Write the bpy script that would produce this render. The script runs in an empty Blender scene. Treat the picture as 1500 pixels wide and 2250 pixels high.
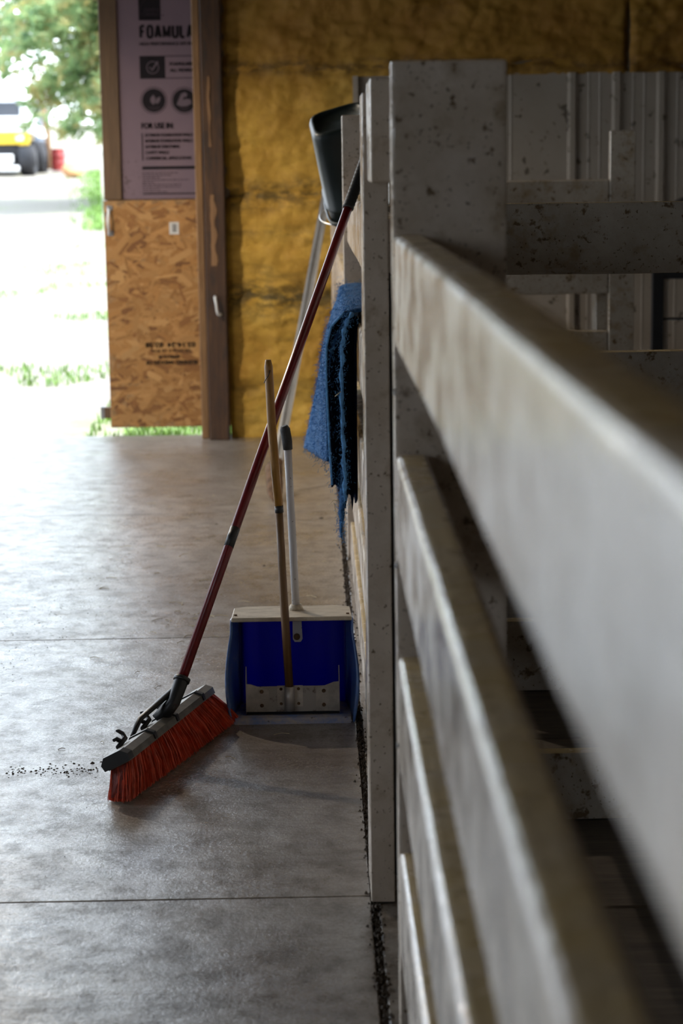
import bpy, bmesh, math, random
from mathutils import Vector, Matrix, noise

random.seed(7)
scene = bpy.context.scene
COL = scene.collection

# ------------------------------------------------------------------ camera
cam_d = bpy.data.cameras.new('camera')
cam = bpy.data.objects.new('camera', cam_d)
COL.objects.link(cam)
cam_d.sensor_fit = 'HORIZONTAL'
cam_d.sensor_width = 24.0
cam_d.lens = 70.0
cam_d.clip_start = 0.02
cam_d.clip_end = 500
cam.matrix_world = Matrix((( 0.9998,  0.0162, -0.0127, 0.0),
                           (-0.0153,  0.1718, -0.9850, 0.0),
                           (-0.0138,  0.9850,  0.1720, 1.404),
                           (0, 0, 0, 1)))
cam_d.dof.use_dof = True
cam_d.dof.focus_distance = 4.85
cam_d.dof.aperture_fstop = 4.6
scene.camera = cam

# ------------------------------------------------------------------ sky, sun, exposure
world = bpy.data.worlds.new('world')
scene.world = world
world.use_nodes = True
wn = world.node_tree
bgn = wn.nodes['Background']
wtc = wn.nodes.new('ShaderNodeTexCoord')
wsep = wn.nodes.new('ShaderNodeSeparateXYZ')
wr = wn.nodes.new('ShaderNodeValToRGB')
wn.links.new(wtc.outputs['Generated'], wsep.inputs[0])
wn.links.new(wsep.outputs['Z'], wr.inputs[0])
wr.color_ramp.elements[0].position = 0.0
wr.color_ramp.elements[0].color = (0.86, 0.925, 1.0, 1)
wr.color_ramp.elements[1].position = 0.7
wr.color_ramp.elements[1].color = (0.64, 0.79, 1.0, 1)
wn.links.new(wr.outputs[0], bgn.inputs['Color'])
bgn.inputs['Strength'].default_value = 3.9

sun_d = bpy.data.lights.new('sun', 'SUN')
sun_d.energy = 6.0
sun_d.angle = 0.01
sun_d.color = (1.0, 0.95, 0.86)
sun = bpy.data.objects.new('sun', sun_d)
COL.objects.link(sun)
sun.rotation_euler = Vector((0.62, 0.03, 0.78)).to_track_quat('Z', 'Y').to_euler()


def portal(name, loc, sx, sy, direction):
    d = bpy.data.lights.new(name, 'AREA')
    d.shape = 'RECTANGLE'
    d.size, d.size_y = sx, sy
    d.cycles.is_portal = True
    o = bpy.data.objects.new(name, d)
    COL.objects.link(o)
    o.location = loc
    o.rotation_euler = Vector(direction).to_track_quat('-Z', 'Z').to_euler()


WALL_Y = 10.36
DOOR_X0, DOOR_X1, DOOR_H = -4.6, -0.55, 3.4
LEFT_X = -3.9 - 1.2
SIDE_Y0, SIDE_Y1, SIDE_H = 4.4, 9.0, 2.6
portal('door_daylight', ((DOOR_X0 + DOOR_X1) / 2, WALL_Y + 0.3, DOOR_H / 2), DOOR_X1 - DOOR_X0, DOOR_H, (0, -1, 0))
portal('side_daylight', (LEFT_X - 0.1, (SIDE_Y0 + SIDE_Y1) / 2, SIDE_H / 2), SIDE_Y1 - SIDE_Y0, SIDE_H, (1, 0, 0))

FILL_Y0, FILL_Y1, FILL_Z0, FILL_Z1 = -5.0, -1.4, 1.6, 3.3  # added unseen opening, puts more light on the camera-facing posts
portal('fill_opening_daylight', (LEFT_X - 0.1, (FILL_Y0 + FILL_Y1) / 2, (FILL_Z0 + FILL_Z1) / 2), FILL_Y1 - FILL_Y0, FILL_Z1 - FILL_Z0, (1, 0, 0))

vs = scene.view_settings
vs.view_transform = 'Standard'
vs.look = 'None'
vs.gamma = 1.0
vs.use_curve_mapping = False
vs.exposure = 0.56
scene.cycles.max_bounces = 5
scene.cycles.diffuse_bounces = 4
scene.cycles.glossy_bounces = 2
scene.cycles.adaptive_threshold = 0.03
scene.cycles.sample_clamp_indirect = 8.0

# ------------------------------------------------------------------ helpers


def tag(o, label=None, cat=None, group=None, kind=None):
    if label: o['label'] = label
    if cat: o['category'] = cat
    if group: o['group'] = group
    if kind: o['kind'] = kind
    return o


def empty(name, loc, label=None, cat=None, group=None, kind=None):
    o = bpy.data.objects.new(name, None)
    o.empty_display_size = 0.1
    COL.objects.link(o)
    o.location = loc
    return tag(o, label, cat, group, kind)


def world_of(o):
    v = Vector((0, 0, 0))
    while o:
        v += o.location
        o = o.parent
    return v


def link(name, me, mats, parent=None, smooth=False):
    """meshes are written in world coordinates; the object's offset undoes its parents'."""
    o = bpy.data.objects.new(name, me)
    COL.objects.link(o)
    if mats is not None:
        for m in (mats if isinstance(mats, (list, tuple)) else [mats]):
            me.materials.append(m)
    if parent:
        o.parent = parent
        o.location = -world_of(parent)
    if smooth:
        for p in me.polygons:
            p.use_smooth = True
    return o


def pydata(name, verts, faces, mats, parent=None, smooth=False):
    me = bpy.data.meshes.new(name)
    me.from_pydata([tuple(v) for v in verts], [], faces)
    me.update()
    return link(name, me, mats, parent, smooth)


def from_bm(name, bm, mats, parent=None, smooth=False):
    me = bpy.data.meshes.new(name)
    bm.normal_update()
    bm.to_mesh(me)
    bm.free()
    return link(name, me, mats, parent, smooth)


def bm_box(bm, p0, p1, bev=0.0, seg=1):
    vs_ = []
    for x in (p0[0], p1[0]):
        for y in (p0[1], p1[1]):
            for z in (p0[2], p1[2]):
                vs_.append(bm.verts.new((x, y, z)))
    fs = []
    for f in ((0, 1, 3, 2), (4, 6, 7, 5), (0, 4, 5, 1), (2, 3, 7, 6), (0, 2, 6, 4), (1, 5, 7, 3)):
        fs.append(bm.faces.new([vs_[i] for i in f]))
    if bev > 0:
        es = set()
        for f in fs:
            es.update(f.edges)
        bmesh.ops.bevel(bm, geom=list(es), offset=bev, segments=seg, affect='EDGES', profile=0.6)


def box(name, p0, p1, mat, parent=None, bev=0.0, seg=1, warp=0.0):
    bm = bmesh.new()
    bm_box(bm, p0, p1, bev, seg)
    if warp:
        L = max(range(3), key=lambda i: abs(p1[i] - p0[i]))
        n = max(2, int(abs(p1[L] - p0[L]) / 0.15))
        for k in range(1, n):
            c = p0[L] + (p1[L] - p0[L]) * k / n
            co = [0, 0, 0]; co[L] = c
            no = [0, 0, 0]; no[L] = 1
            bmesh.ops.bisect_plane(bm, geom=bm.verts[:] + bm.edges[:] + bm.faces[:], plane_co=co, plane_no=no)
        s = random.uniform(0, 50)
        for v in bm.verts:
            a = v.co[L]
            for i in range(3):
                if i != L:
                    v.co[i] += warp * noise.noise((a * 0.8 + s, i * 7.3, s))
                    v.co[i] += warp * 0.35 * noise.noise((v.co.x * 6 + s, v.co.y * 6, v.co.z * 6))
    return from_bm(name, bm, mat, parent)


def frame_of(d):
    d = d.normalized()
    a = Vector((0, 0, 1)) if abs(d.z) < 0.95 else Vector((1, 0, 0))
    x = d.cross(a).normalized()
    return x, d.cross(x).normalized()


def tube_geo(pts, radii, n=12, caps=True, squash=1.0, rot=0.0):
    pts = [Vector(p) for p in pts]
    if not hasattr(radii, '__len__'):
        radii = [radii] * len(pts)
    V, F = [], []
    x, y = frame_of(pts[1] - pts[0])
    for i, p in enumerate(pts):
        if i == 0: d = pts[1] - pts[0]
        elif i == len(pts) - 1: d = pts[-1] - pts[-2]
        else: d = pts[i + 1] - pts[i - 1]
        d.normalize()
        x = (x - d * x.dot(d)).normalized()
        y = d.cross(x).normalized()
        for k in range(n):
            a = 2 * math.pi * k / n + rot
            V.append(p + x * math.cos(a) * radii[i] + y * math.sin(a) * radii[i] * squash)
    for i in range(len(pts) - 1):
        for k in range(n):
            F.append((i * n + k, i * n + (k + 1) % n, (i + 1) * n + (k + 1) % n, (i + 1) * n + k))
    if caps:
        F.append(tuple(range(n - 1, -1, -1)))
        F.append(tuple(range((len(pts) - 1) * n, len(pts) * n)))
    return V, F


def tube(name, pts, radii, mat, parent=None, n=12, caps=True, squash=1.0, rot=0.0):
    V, F = tube_geo(pts, radii, n, caps, squash, rot)
    o = pydata(name, V, F, mat, parent)
    for p in o.data.polygons:
        p.use_smooth = len(p.vertices) == 4
    return o


def join(*geos):
    V, F = [], []
    for v, f in geos:
        b = len(V)
        V += [Vector(q) for q in v]
        F += [tuple(i + b for i in t) for t in f]
    return V, F


def prism(name, poly, axis, a0, a1, mat, parent=None, bev=0.0):
    """poly in the two other axes, extruded along axis (0,1,2)"""
    bm = bmesh.new()
    rings = []
    for a in (a0, a1):
        r = []
        for u, v in poly:
            c = [u, v]
            c.insert(axis, a)
            r.append(bm.verts.new(c))
        rings.append(r)
    n = len(poly)
    bm.faces.new(rings[0])
    bm.faces.new(rings[1][::-1])
    for i in range(n):
        bm.faces.new((rings[0][i], rings[1][i], rings[1][(i + 1) % n], rings[0][(i + 1) % n]))
    bmesh.ops.recalc_face_normals(bm, faces=bm.faces)
    if bev:
        bmesh.ops.bevel(bm, geom=bm.edges[:], offset=bev, segments=1, affect='EDGES')
    return from_bm(name, bm, mat, parent)


# ------------------------------------------------------------------ materials
class NT:
    def __init__(self, name):
        self.m = bpy.data.materials.new(name)
        self.m.use_nodes = True
        self.t = self.m.node_tree
        self.b = self.t.nodes['Principled BSDF']
        g = self.t.nodes.new('ShaderNodeNewGeometry')
        self.pos = g.outputs['Position']
        self.nor = g.outputs['True Normal']

    def n(self, typ, **kw):
        o = self.t.nodes.new(typ)
        for k, v in kw.items():
            setattr(o, k, v)
        return o

    def l(self, a, b):
        self.t.links.new(a, b)

    def mapped(self, scale=(1, 1, 1), rot=(0, 0, 0), src=None):
        mp = self.n('ShaderNodeMapping')
        mp.inputs['Scale'].default_value = scale
        mp.inputs['Rotation'].default_value = rot
        self.l(src or self.pos, mp.inputs['Vector'])
        return mp.outputs[0]

    def noise(self, scale, detail=4, rough=0.55, vec=None, dist=0.0):
        o = self.n('ShaderNodeTexNoise')
        o.inputs['Scale'].default_value = scale
        o.inputs['Detail'].default_value = detail
        o.inputs['Roughness'].default_value = rough
        o.inputs['Distortion'].default_value = dist
        self.l(vec or self.pos, o.inputs['Vector'])
        return o.outputs['Fac']

    def ramp(self, fac, stops):
        r = self.n('ShaderNodeValToRGB')
        cr = r.color_ramp
        while len(cr.elements) < len(stops):
            cr.elements.new(0.5)
        for e_, (p, c) in zip(cr.elements, stops):
            e_.position = p
            e_.color = (c, c, c, 1) if not hasattr(c, '__len__') else (*c, 1)
        self.l(fac, r.inputs[0])
        return r.outputs[0]

    def mix(self, fac, a, b, mode='MIX'):
        o = self.n('ShaderNodeMix', data_type='RGBA', blend_type=mode)
        for s, v in ((o.inputs[0], fac), (o.inputs[6], a), (o.inputs[7], b)):
            if isinstance(v, bpy.types.NodeSocket): self.l(v, s)
            elif hasattr(v, '__len__'): s.default_value = (*v, 1)
            else: s.default_value = v
        return o.outputs[2]

    def math(self, op, a, b=0.0):
        o = self.n('ShaderNodeMath', operation=op)
        for s, v in ((o.inputs[0], a), (o.inputs[1], b)):
            if isinstance(v, bpy.types.NodeSocket): self.l(v, s)
            else: s.default_value = v
        return o.outputs[0]

    def sep(self, v):
        o = self.n('ShaderNodeSeparateXYZ')
        self.l(v, o.inputs[0])
        return o.outputs

    def bump(self, h, dist, strength=1.0):
        o = self.n('ShaderNodeBump')
        o.inputs['Distance'].default_value = dist
        o.inputs['Strength'].default_value = strength
        self.l(h, o.inputs['Height'])
        self.l(o.outputs[0], self.b.inputs['Normal'])

    def out(self, col=None, rough=None, metal=None, spec=None):
        for k, v in (('Base Color', col), ('Roughness', rough), ('Metallic', metal), ('Specular IOR Level', spec)):
            if v is None: continue
            if isinstance(v, bpy.types.NodeSocket): self.l(v, self.b.inputs[k])
            elif hasattr(v, '__len__'): self.b.inputs[k].default_value = (*v, 1)
            else: self.b.inputs[k].default_value = v
        return self.m


def simple(name, col, rough=0.5, metal=0.0, var=0.25, scale=20.0, bump=0.0, spec=0.5):
    t = NT(name)
    dark = tuple(c * (1 - var) for c in col)
    lite = tuple(min(1, c * (1 + var * 0.6)) for c in col)
    f = t.noise(scale, 5)
    c = t.ramp(f, [(0.3, dark), (0.7, lite)])
    if bump: t.bump(f, bump)
    return t.out(c, rough, metal, spec)


def paint_mat(name, base, dirt, speck_amt, rough=0.10, topdirt=True, sc=52, lo=0.63, blots=0.6):
    t = NT(name)
    grime = t.ramp(t.noise(5.0, 6, 0.7), [(0.42, 0.0), (0.66, 1.0)])
    g2 = t.ramp(t.noise(22, 5, 0.7), [(0.45, 0.0), (0.75, 1.0)])
    c = t.mix(t.math('MULTIPLY', grime, 0.38), base, dirt)
    c = t.mix(t.math('MULTIPLY', g2, 0.22), c, dirt)
    sp = t.ramp(t.noise(sc, 3, 0.6), [(lo, 0.0), (lo + 0.08, 1.0)])
    blot = t.ramp(t.noise(13, 4, 0.6), [(0.56, 0.0), (0.70, 1.0)])
    c = t.mix(t.math('MULTIPLY', blot, blots * speck_amt), c, (0.22, 0.145, 0.06))
    sp2 = t.ramp(t.noise(110, 2, 0.5), [(0.66, 0.0), (0.70, 1.0)])
    c = t.mix(t.math('MULTIPLY', sp, speck_amt), c, (0.13, 0.085, 0.045))
    c = t.mix(t.math('MULTIPLY', sp2, speck_amt * 0.8), c, (0.09, 0.06, 0.03))
    r = t.math('ADD', t.math('MULTIPLY', t.ramp(t.noise(11, 4, 0.6), [(0.42, 0.0), (0.62, 1.0)]), 0.16), rough)
    if topdirt:
        up = t.ramp(t.sep(t.nor)[2], [(0.86, 0.0), (0.99, 1.0)])
        tn = t.ramp(t.noise(9, 5, 0.7), [(0.25, 0.35), (0.6, 1.0)])
        c = t.mix(t.math('MULTIPLY', up, tn), c, (0.70, 0.53, 0.27))
        r = t.math('ADD', r, t.math('MULTIPLY', up, 0.1))
    grain = t.noise(1.0, 4, 0.6, t.mapped((60, 8, 60)))
    t.bump(t.math('ADD', grain, t.noise(60, 3)), 0.0012)
    return t.out(c, r, spec=0.5)


def wood_mat(name, a, b, scale=(40, 40, 4), rough=0.6, dark=None, damt=0.6):
    t = NT(name)
    v = t.mapped(scale)
    f = t.noise(1.0, 6, 0.6, v, 1.2)
    c = t.ramp(f, [(0.3, a), (0.7, b)])
    if dark:
        k = t.ramp(t.noise(5, 5, 0.7, t.mapped((6, 6, 1.0))), [(0.5, 0.0), (0.62, 1.0)])
        c = t.mix(t.math('MULTIPLY', k, damt), c, dark)
    t.bump(f, 0.001)
    return t.out(c, rough)


M = {}
M['paint'] = paint_mat('dirty_white_paint', (0.64, 0.55, 0.46), (0.29, 0.21, 0.11), 0.9)
M['paint_rail'] = paint_mat('rail_white_paint', (0.64, 0.56, 0.475), (0.42, 0.34, 0.24), 0.45, blots=0.1)
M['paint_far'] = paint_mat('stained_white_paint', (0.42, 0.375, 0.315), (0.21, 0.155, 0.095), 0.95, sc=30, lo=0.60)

# concrete
t = NT('concrete')
big = t.noise(0.9, 6, 0.62)
mid = t.noise(7, 6, 0.7)
fine = t.noise(120, 4, 0.7)
trowel = t.noise(1.0, 4, 0.6, t.mapped((3, 16, 1), (0, 0, 0.15)))
c = t.ramp(big, [(0.3, (0.19, 0.155, 0.12)), (0.55, (0.33, 0.285, 0.235)), (0.75, (0.42, 0.38, 0.335))])
c = t.mix(t.math('MULTIPLY', t.ramp(mid, [(0.35, 1.0), (0.6, 0.0)]), 0.55), c, (0.14, 0.115, 0.09))
c = t.mix(t.math('MULTIPLY', t.ramp(trowel, [(0.4, 1.0), (0.65, 0.0)]), 0.3), c, (0.12, 0.10, 0.08))
c = t.mix(t.math('MULTIPLY', t.ramp(fine, [(0.35, 1.0), (0.55, 0.0)]), 0.65), c, (0.12, 0.10, 0.08))
# tyre-scuff trail of dirt along the aisle, about 1.1 m from the fence
sx = t.sep(t.pos)
wob = t.math('MULTIPLY', t.math('SUBTRACT', t.noise(0.8, 3), 0.5), 0.5)
dx = t.math('ABSOLUTE', t.math('ADD', t.math('ADD', sx[0], 0.95), wob))
cloud = t.ramp(t.noise(13, 7, 0.75), [(0.40, 1.0), (0.56, 0.0)])
c = t.mix(t.math('MULTIPLY', cloud, 0.6), c, (0.09, 0.072, 0.055))
trail = t.ramp(dx, [(0.0, 1.0), (0.16, 0.0)])
spk = t.ramp(t.noise(75, 4, 0.75), [(0.48, 0.0), (0.55, 1.0)])
c = t.mix(t.math('MULTIPLY', t.math('MULTIPLY', trail, spk), 0.9), c, (0.07, 0.055, 0.04))
spk2 = t.ramp(t.noise(48, 3, 0.6), [(0.69, 0.0), (0.73, 1.0)])
c = t.mix(t.math('MULTIPLY', spk2, 0.55), c, (0.08, 0.06, 0.04))
r = t.math('ADD', t.ramp(t.noise(2.6, 6, 0.7), [(0.35, 0.20), (0.65, 0.36)]), t.ramp(fine, [(0.35, 0.14), (0.6, 0.0)]))
t.bump(t.math('ADD', t.math('MULTIPLY', fine, 0.35), t.math('ADD', trowel, mid)), 0.0022)
spv = t.math('SUBTRACT', 1.0, t.math('MULTIPLY', t.math('MAXIMUM', cloud, t.ramp(mid, [(0.36, 1.0), (0.52, 0.0)])), 0.7))
M['concrete'] = t.out(c, r, spec=spv)
t.l(t.math('MULTIPLY', spv, 0.6), t.b.inputs['Coat Weight'])
t.l(t.b.inputs['Normal'].links[0].from_socket, t.b.inputs['Coat Normal'])
t.b.inputs['Coat Roughness'].default_value = 0.26
t.b.inputs['Coat IOR'].default_value = 1.6

t = NT('stall_mat')
f = t.noise(1.0, 6, 0.65, t.mapped((4, 40, 4)))
c = t.ramp(f, [(0.3, (0.035, 0.025, 0.017)), (0.7, (0.13, 0.1, 0.07))])
t.bump(f, 0.003)
M['mat'] = t.out(c, 0.6)

# spray foam
t = NT('spray_foam')
p = t.sep(t.pos)
f1 = t.noise(2.2, 6, 0.65)
f2 = t.noise(28, 5, 0.7)
c = t.ramp(f1, [(0.3, (0.36, 0.18, 0.022)), (0.55, (0.54, 0.32, 0.05)), (0.75, (0.64, 0.42, 0.09))])
c = t.mix(t.math('MULTIPLY', t.ramp(f2, [(0.3, 1.0), (0.55, 0.0)]), 0.35), c, (0.25, 0.13, 0.02))
st = t.noise(1.0, 5, 0.65, t.mapped((1.6, 1, 5.5)), 0.8)
stn = t.ramp(st, [(0.56, 0.0), (0.74, 1.0)])
c = t.mix(t.math('MULTIPLY', stn, 0.6), c, (0.09, 0.065, 0.02))
# mildew bands along the foam seams
for zc, hw, k in ((0.73, 0.15, 0.92), (1.25, 0.11, 0.8), (1.885, 0.06, 0.85), (1.05, 0.06, 0.4), (0.25, 0.08, 0.4)):
    wv = t.math('MULTIPLY', t.math('SUBTRACT', t.noise(4, 4), 0.5), 0.16)
    dz = t.math('ABSOLUTE', t.math('SUBTRACT', t.math('ADD', p[2], wv), zc))
    band = t.ramp(dz, [(0.0, 1.0), (hw, 0.0)])
    sp_ = t.ramp(t.noise(9, 5, 0.75, t.mapped((1, 1, 2.4))), [(0.42, 0.0), (0.55, 1.0)])
    c = t.mix(t.math('MULTIPLY', t.math('MULTIPLY', band, sp_), k), c, (0.05, 0.04, 0.015))
# older foam higher up and right, the dimmer light there also in its colour
old_dim = t.math('MULTIPLY', t.ramp(p[2], [(0.0, 0.0), (1.0, 1.0)]), 1.0)
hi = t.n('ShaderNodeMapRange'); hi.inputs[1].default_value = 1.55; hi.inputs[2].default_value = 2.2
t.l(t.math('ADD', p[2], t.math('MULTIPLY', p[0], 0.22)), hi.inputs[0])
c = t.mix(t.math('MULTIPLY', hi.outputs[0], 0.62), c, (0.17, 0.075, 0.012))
t.bump(t.math('ADD', f2, t.noise(9, 5)), 0.006)
M['foam'] = t.out(c, 0.62, spec=0.3)

# corrugated metal wainscot
t = NT('white_metal_siding')
sp = t.ramp(t.noise(17, 3, 0.6), [(0.615, 0.0), (0.67, 1.0)])
g = t.ramp(t.noise(3, 5, 0.65), [(0.35, 0.0), (0.75, 1.0)])
c = t.mix(t.math('MULTIPLY', g, 0.4), (0.31, 0.275, 0.235), (0.20, 0.16, 0.12))
c = t.mix(t.math('MULTIPLY', sp, 0.8), c, (0.05, 0.035, 0.02))
M['siding'] = t.out(c, 0.42)

M['trim_wood'] = wood_mat('jamb_wood', (0.14, 0.068, 0.022), (0.26, 0.14, 0.055), (45, 45, 3))
M['post_wood'] = wood_mat('dark_post_wood', (0.034, 0.014, 0.006), (0.088, 0.041, 0.016), (45, 45, 2.5), 0.75, (0.02, 0.013, 0.01), 0.7)
M['bare_wood'] = wood_mat('bare_wood', (0.15, 0.075, 0.03), (0.26, 0.14, 0.06), (45, 45, 3))
M['stile_wood'] = wood_mat('door_stile_wood', (0.085, 0.048, 0.022), (0.145, 0.083, 0.039), (40, 40, 3))
M['handle_wood'] = wood_mat('tool_handle_wood', (0.24, 0.105, 0.010), (0.36, 0.175, 0.026), (60, 60, 5), 0.45)
M['handle_wood_dark'] = wood_mat('worn_handle_wood', (0.09, 0.04, 0.012), (0.17, 0.085, 0.025), (60, 60, 5), 0.45)

t = NT('foam_board')
g = t.ramp(t.noise(5, 4), [(0.3, 0.0), (0.8, 1.0)])
c = t.mix(g, (0.155, 0.112, 0.14), (0.185, 0.13, 0.153))
pp = t.sep(t.pos)
ddx = t.math('MULTIPLY', t.math('SUBTRACT', pp[0], -0.945), 11.0)
ddz = t.math('MULTIPLY', t.math('SUBTRACT', pp[2], 1.345), 8.0)
dd = t.math('ADD', t.math('MULTIPLY', ddx, ddx), t.math('MULTIPLY', ddz, ddz))
msk = t.ramp(dd, [(0.2, 1.0), (0.9, 0.0)])
sc = t.ramp(t.noise(38, 4, 0.7), [(0.55, 0.0), (0.62, 1.0)])
c = t.mix(t.math('MULTIPLY', t.math('MULTIPLY', msk, sc), 0.75), c, (0.07, 0.05, 0.045))
M['foam_board'] = t.out(c, 0.65, spec=0.25)
M['print'] = simple('black_print', (0.016, 0.013, 0.016), 0.7, var=0.2, spec=0.1)
M['print_soft'] = simple('faded_print', (0.045, 0.032, 0.04), 0.7, var=0.2, spec=0.1)
M['print_pale'] = simple('pale_print', (0.13, 0.10, 0.12), 0.7, var=0.1, spec=0.1)
M['stamp'] = simple('stamp_ink', (0.035, 0.022, 0.008), 0.7, var=0.4, scale=60)

t = NT('osb')
at = t.n('ShaderNodeVertexColor', layer_name='col')
gr = t.noise(1.0, 3, 0.6, t.mapped((90, 90, 140)))
c = t.mix(0.25, at.outputs[0], t.ramp(gr, [(0.3, (0.22, 0.105, 0.03)), (0.7, (0.44, 0.25, 0.09))]))
M['osb'] = t.out(c, 0.5)
M['osb_base'] = simple('osb_core', (0.34, 0.19, 0.075), 0.6, var=0.5, scale=30)

M['red_handle'] = simple('dark_red_enamel', (0.15, 0.008, 0.010), 0.3, var=0.3, scale=30)
M['black_plastic'] = simple('black_plastic', (0.012, 0.012, 0.013), 0.42, var=0.3)
M['black_rubber'] = simple('black_rubber', (0.02, 0.02, 0.021), 0.6, var=0.3, bump=0.001, scale=200)
M['grey_plastic'] = simple('dusty_grey_plastic', (0.13, 0.118, 0.10), 0.5, var=0.4, scale=30)
M['steel'] = simple('zinc_steel', (0.55, 0.56, 0.57), 0.32, 0.9, var=0.2, scale=40)
M['wire'] = simple('wire', (0.5, 0.5, 0.5), 0.3, 1.0, var=0.1)
M['white_metal'] = simple('white_coated_metal', (0.62, 0.62, 0.6), 0.35, var=0.12)
t = NT('white_handle_paint')
sp = t.ramp(t.noise(90, 3), [(0.66, 0.0), (0.7, 1.0)])
c = t.mix(t.math('MULTIPLY', sp, 0.8), (0.5, 0.49, 0.5), (0.07, 0.05, 0.04))
M['white_handle'] = t.out(c, 0.38)
t = NT('galvanised')
rs = t.ramp(t.noise(24, 5, 0.75), [(0.56, 0.0), (0.66, 1.0)])
c = t.mix(t.math('MULTIPLY', rs, 0.8), (0.42, 0.38, 0.34), (0.1, 0.06, 0.035))
M['galv'] = t.out(c, 0.45, 0.45)
M['galv_tab'] = simple('galvanised_tab', (0.50, 0.45, 0.39), 0.4, 0.35, var=0.35, scale=26)
M['alu'] = simple('aluminium', (0.62, 0.63, 0.64), 0.35, 0.85, var=0.12, scale=12)

t = NT('blue_plastic')
du = t.ramp(t.noise(30, 5, 0.7), [(0.5, 0.0), (0.7, 1.0)])
c = t.mix(t.math('MULTIPLY', du, 0.5), (0.06, 0.125, 0.32), (0.26, 0.24, 0.23))
M['blue_side'] = t.out(c, 0.36)
t = NT('blue_lip')
du = t.ramp(t.noise(14, 5, 0.7), [(0.38, 0.0), (0.6, 1.0)])
sp = t.ramp(t.noise(60, 3), [(0.64, 0.0), (0.69, 1.0)])
c = t.mix(t.math('MULTIPLY', du, 0.85), (0.13, 0.20, 0.42), (0.42, 0.35, 0.26))
c = t.mix(t.math('MULTIPLY', sp, 0.8), c, (0.05, 0.03, 0.02))
M['blue_lip'] = t.out(c, 0.5)
t = NT('blue_translucent')
t.out((0.003, 0.005, 0.11), 0.35)
tr = t.n('ShaderNodeBsdfTranslucent')
tr.inputs[0].default_value = (0.003, 0.006, 0.34, 1)
mx = t.n('ShaderNodeMixShader')
mx.inputs[0].default_value = 0.55
t.l(t.b.outputs[0], mx.inputs[1]); t.l(tr.outputs[0], mx.inputs[2])
t.l(mx.outputs[0], t.t.nodes['Material Output'].inputs[0])
M['blue_back'] = t.m
t = NT('dusty_beige_plastic')
du = t.ramp(t.noise(18, 5, 0.7, t.mapped((1, 3, 1))), [(0.35, 0.0), (0.65, 1.0)])
c = t.mix(du, (0.36, 0.30, 0.22), (0.55, 0.48, 0.37))
M['beige'] = t.out(c, 0.55)

t = NT('blue_felt')
f = t.noise(45, 5, 0.75)
f2 = t.noise(160, 3, 0.7)
c = t.ramp(f, [(0.3, (0.010, 0.036, 0.10)), (0.7, (0.05, 0.15, 0.33))])
t.bump(t.math('ADD', f, f2), 0.004)
M['felt'] = t.out(c, 0.95, spec=0.15)
M['felt_shade'] = simple('shade_navy_felt', (0.005, 0.010, 0.026), 0.95, var=0.4, scale=60, spec=0.1)  # near-black navy stands for the shade inside the pad
M['felt_fibre'] = simple('felt_fibre', (0.11, 0.29, 0.56), 0.9, var=0.4, scale=80, spec=0.2)
M['bucket'] = simple('dark_green_plastic', (0.006, 0.012, 0.012), 0.42, var=0.3, scale=15, spec=0.3)
M['rust'] = simple('rusty_blade', (0.12, 0.07, 0.04), 0.9, var=0.5, scale=35, bump=0.002, spec=0.1)
M['hay'] = simple('hay', (0.5, 0.42, 0.27), 0.8, var=0.3, scale=40)
M['debris'] = simple('dirt_crumbs', (0.055, 0.038, 0.024), 0.9, var=0.5, scale=60)
M['bristle'] = simple('red_bristle', (0.66, 0.085, 0.035), 0.45, var=0.35, scale=40)
M['bristle_fill'] = simple('deep_red_filler', (0.22, 0.022, 0.010), 0.7, var=0.5, scale=90, bump=0.002)
M['black_steel'] = simple('black_powder_coat', (0.008, 0.010, 0.014), 0.35, var=0.2)
M['label_white'] = simple('white_sticker', (0.6, 0.6, 0.58), 0.5, var=0.1)

# outside
t = NT('pale_gravel')
gp = t.sep(t.pos)
g1 = t.noise(0.35, 5, 0.6)
g2 = t.noise(25, 5, 0.75)
c = t.ramp(g2, [(0.3, (0.16, 0.14, 0.11)), (0.7, (0.28, 0.25, 0.205))])
gm = t.ramp(t.noise(0.6, 5, 0.7), [(0.52, 0.0), (0.62, 1.0)])
c = t.mix(t.math('MULTIPLY', gm, 0.55), c, (0.17, 0.22, 0.07))
M['ground'] = t.out(c, 0.9)
M['grass'] = simple('grass_blades', (0.16, 0.30, 0.05), 0.6, var=0.5, scale=3)
M['bark'] = simple('bark', (0.16, 0.11, 0.075), 0.9, var=0.4, scale=12, bump=0.01)


def leaf_mat(name, cols):
    t = NT(name)
    at = t.noise(2.2, 4, 0.6)
    c = t.ramp(at, [(0.28 + 0.44 * i / (len(cols) - 1), q) for i, q in enumerate(cols)])
    tr = t.n('ShaderNodeBsdfTranslucent')
    t.l(c, tr.inputs[0])
    t.out(c, 0.6)
    mx = t.n('ShaderNodeMixShader')
    mx.inputs[0].default_value = 0.5
    t.l(t.b.outputs[0], mx.inputs[1]); t.l(tr.outputs[0], mx.inputs[2])
    t.l(mx.outputs[0], t.t.nodes['Material Output'].inputs[0])
    return t.m


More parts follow.
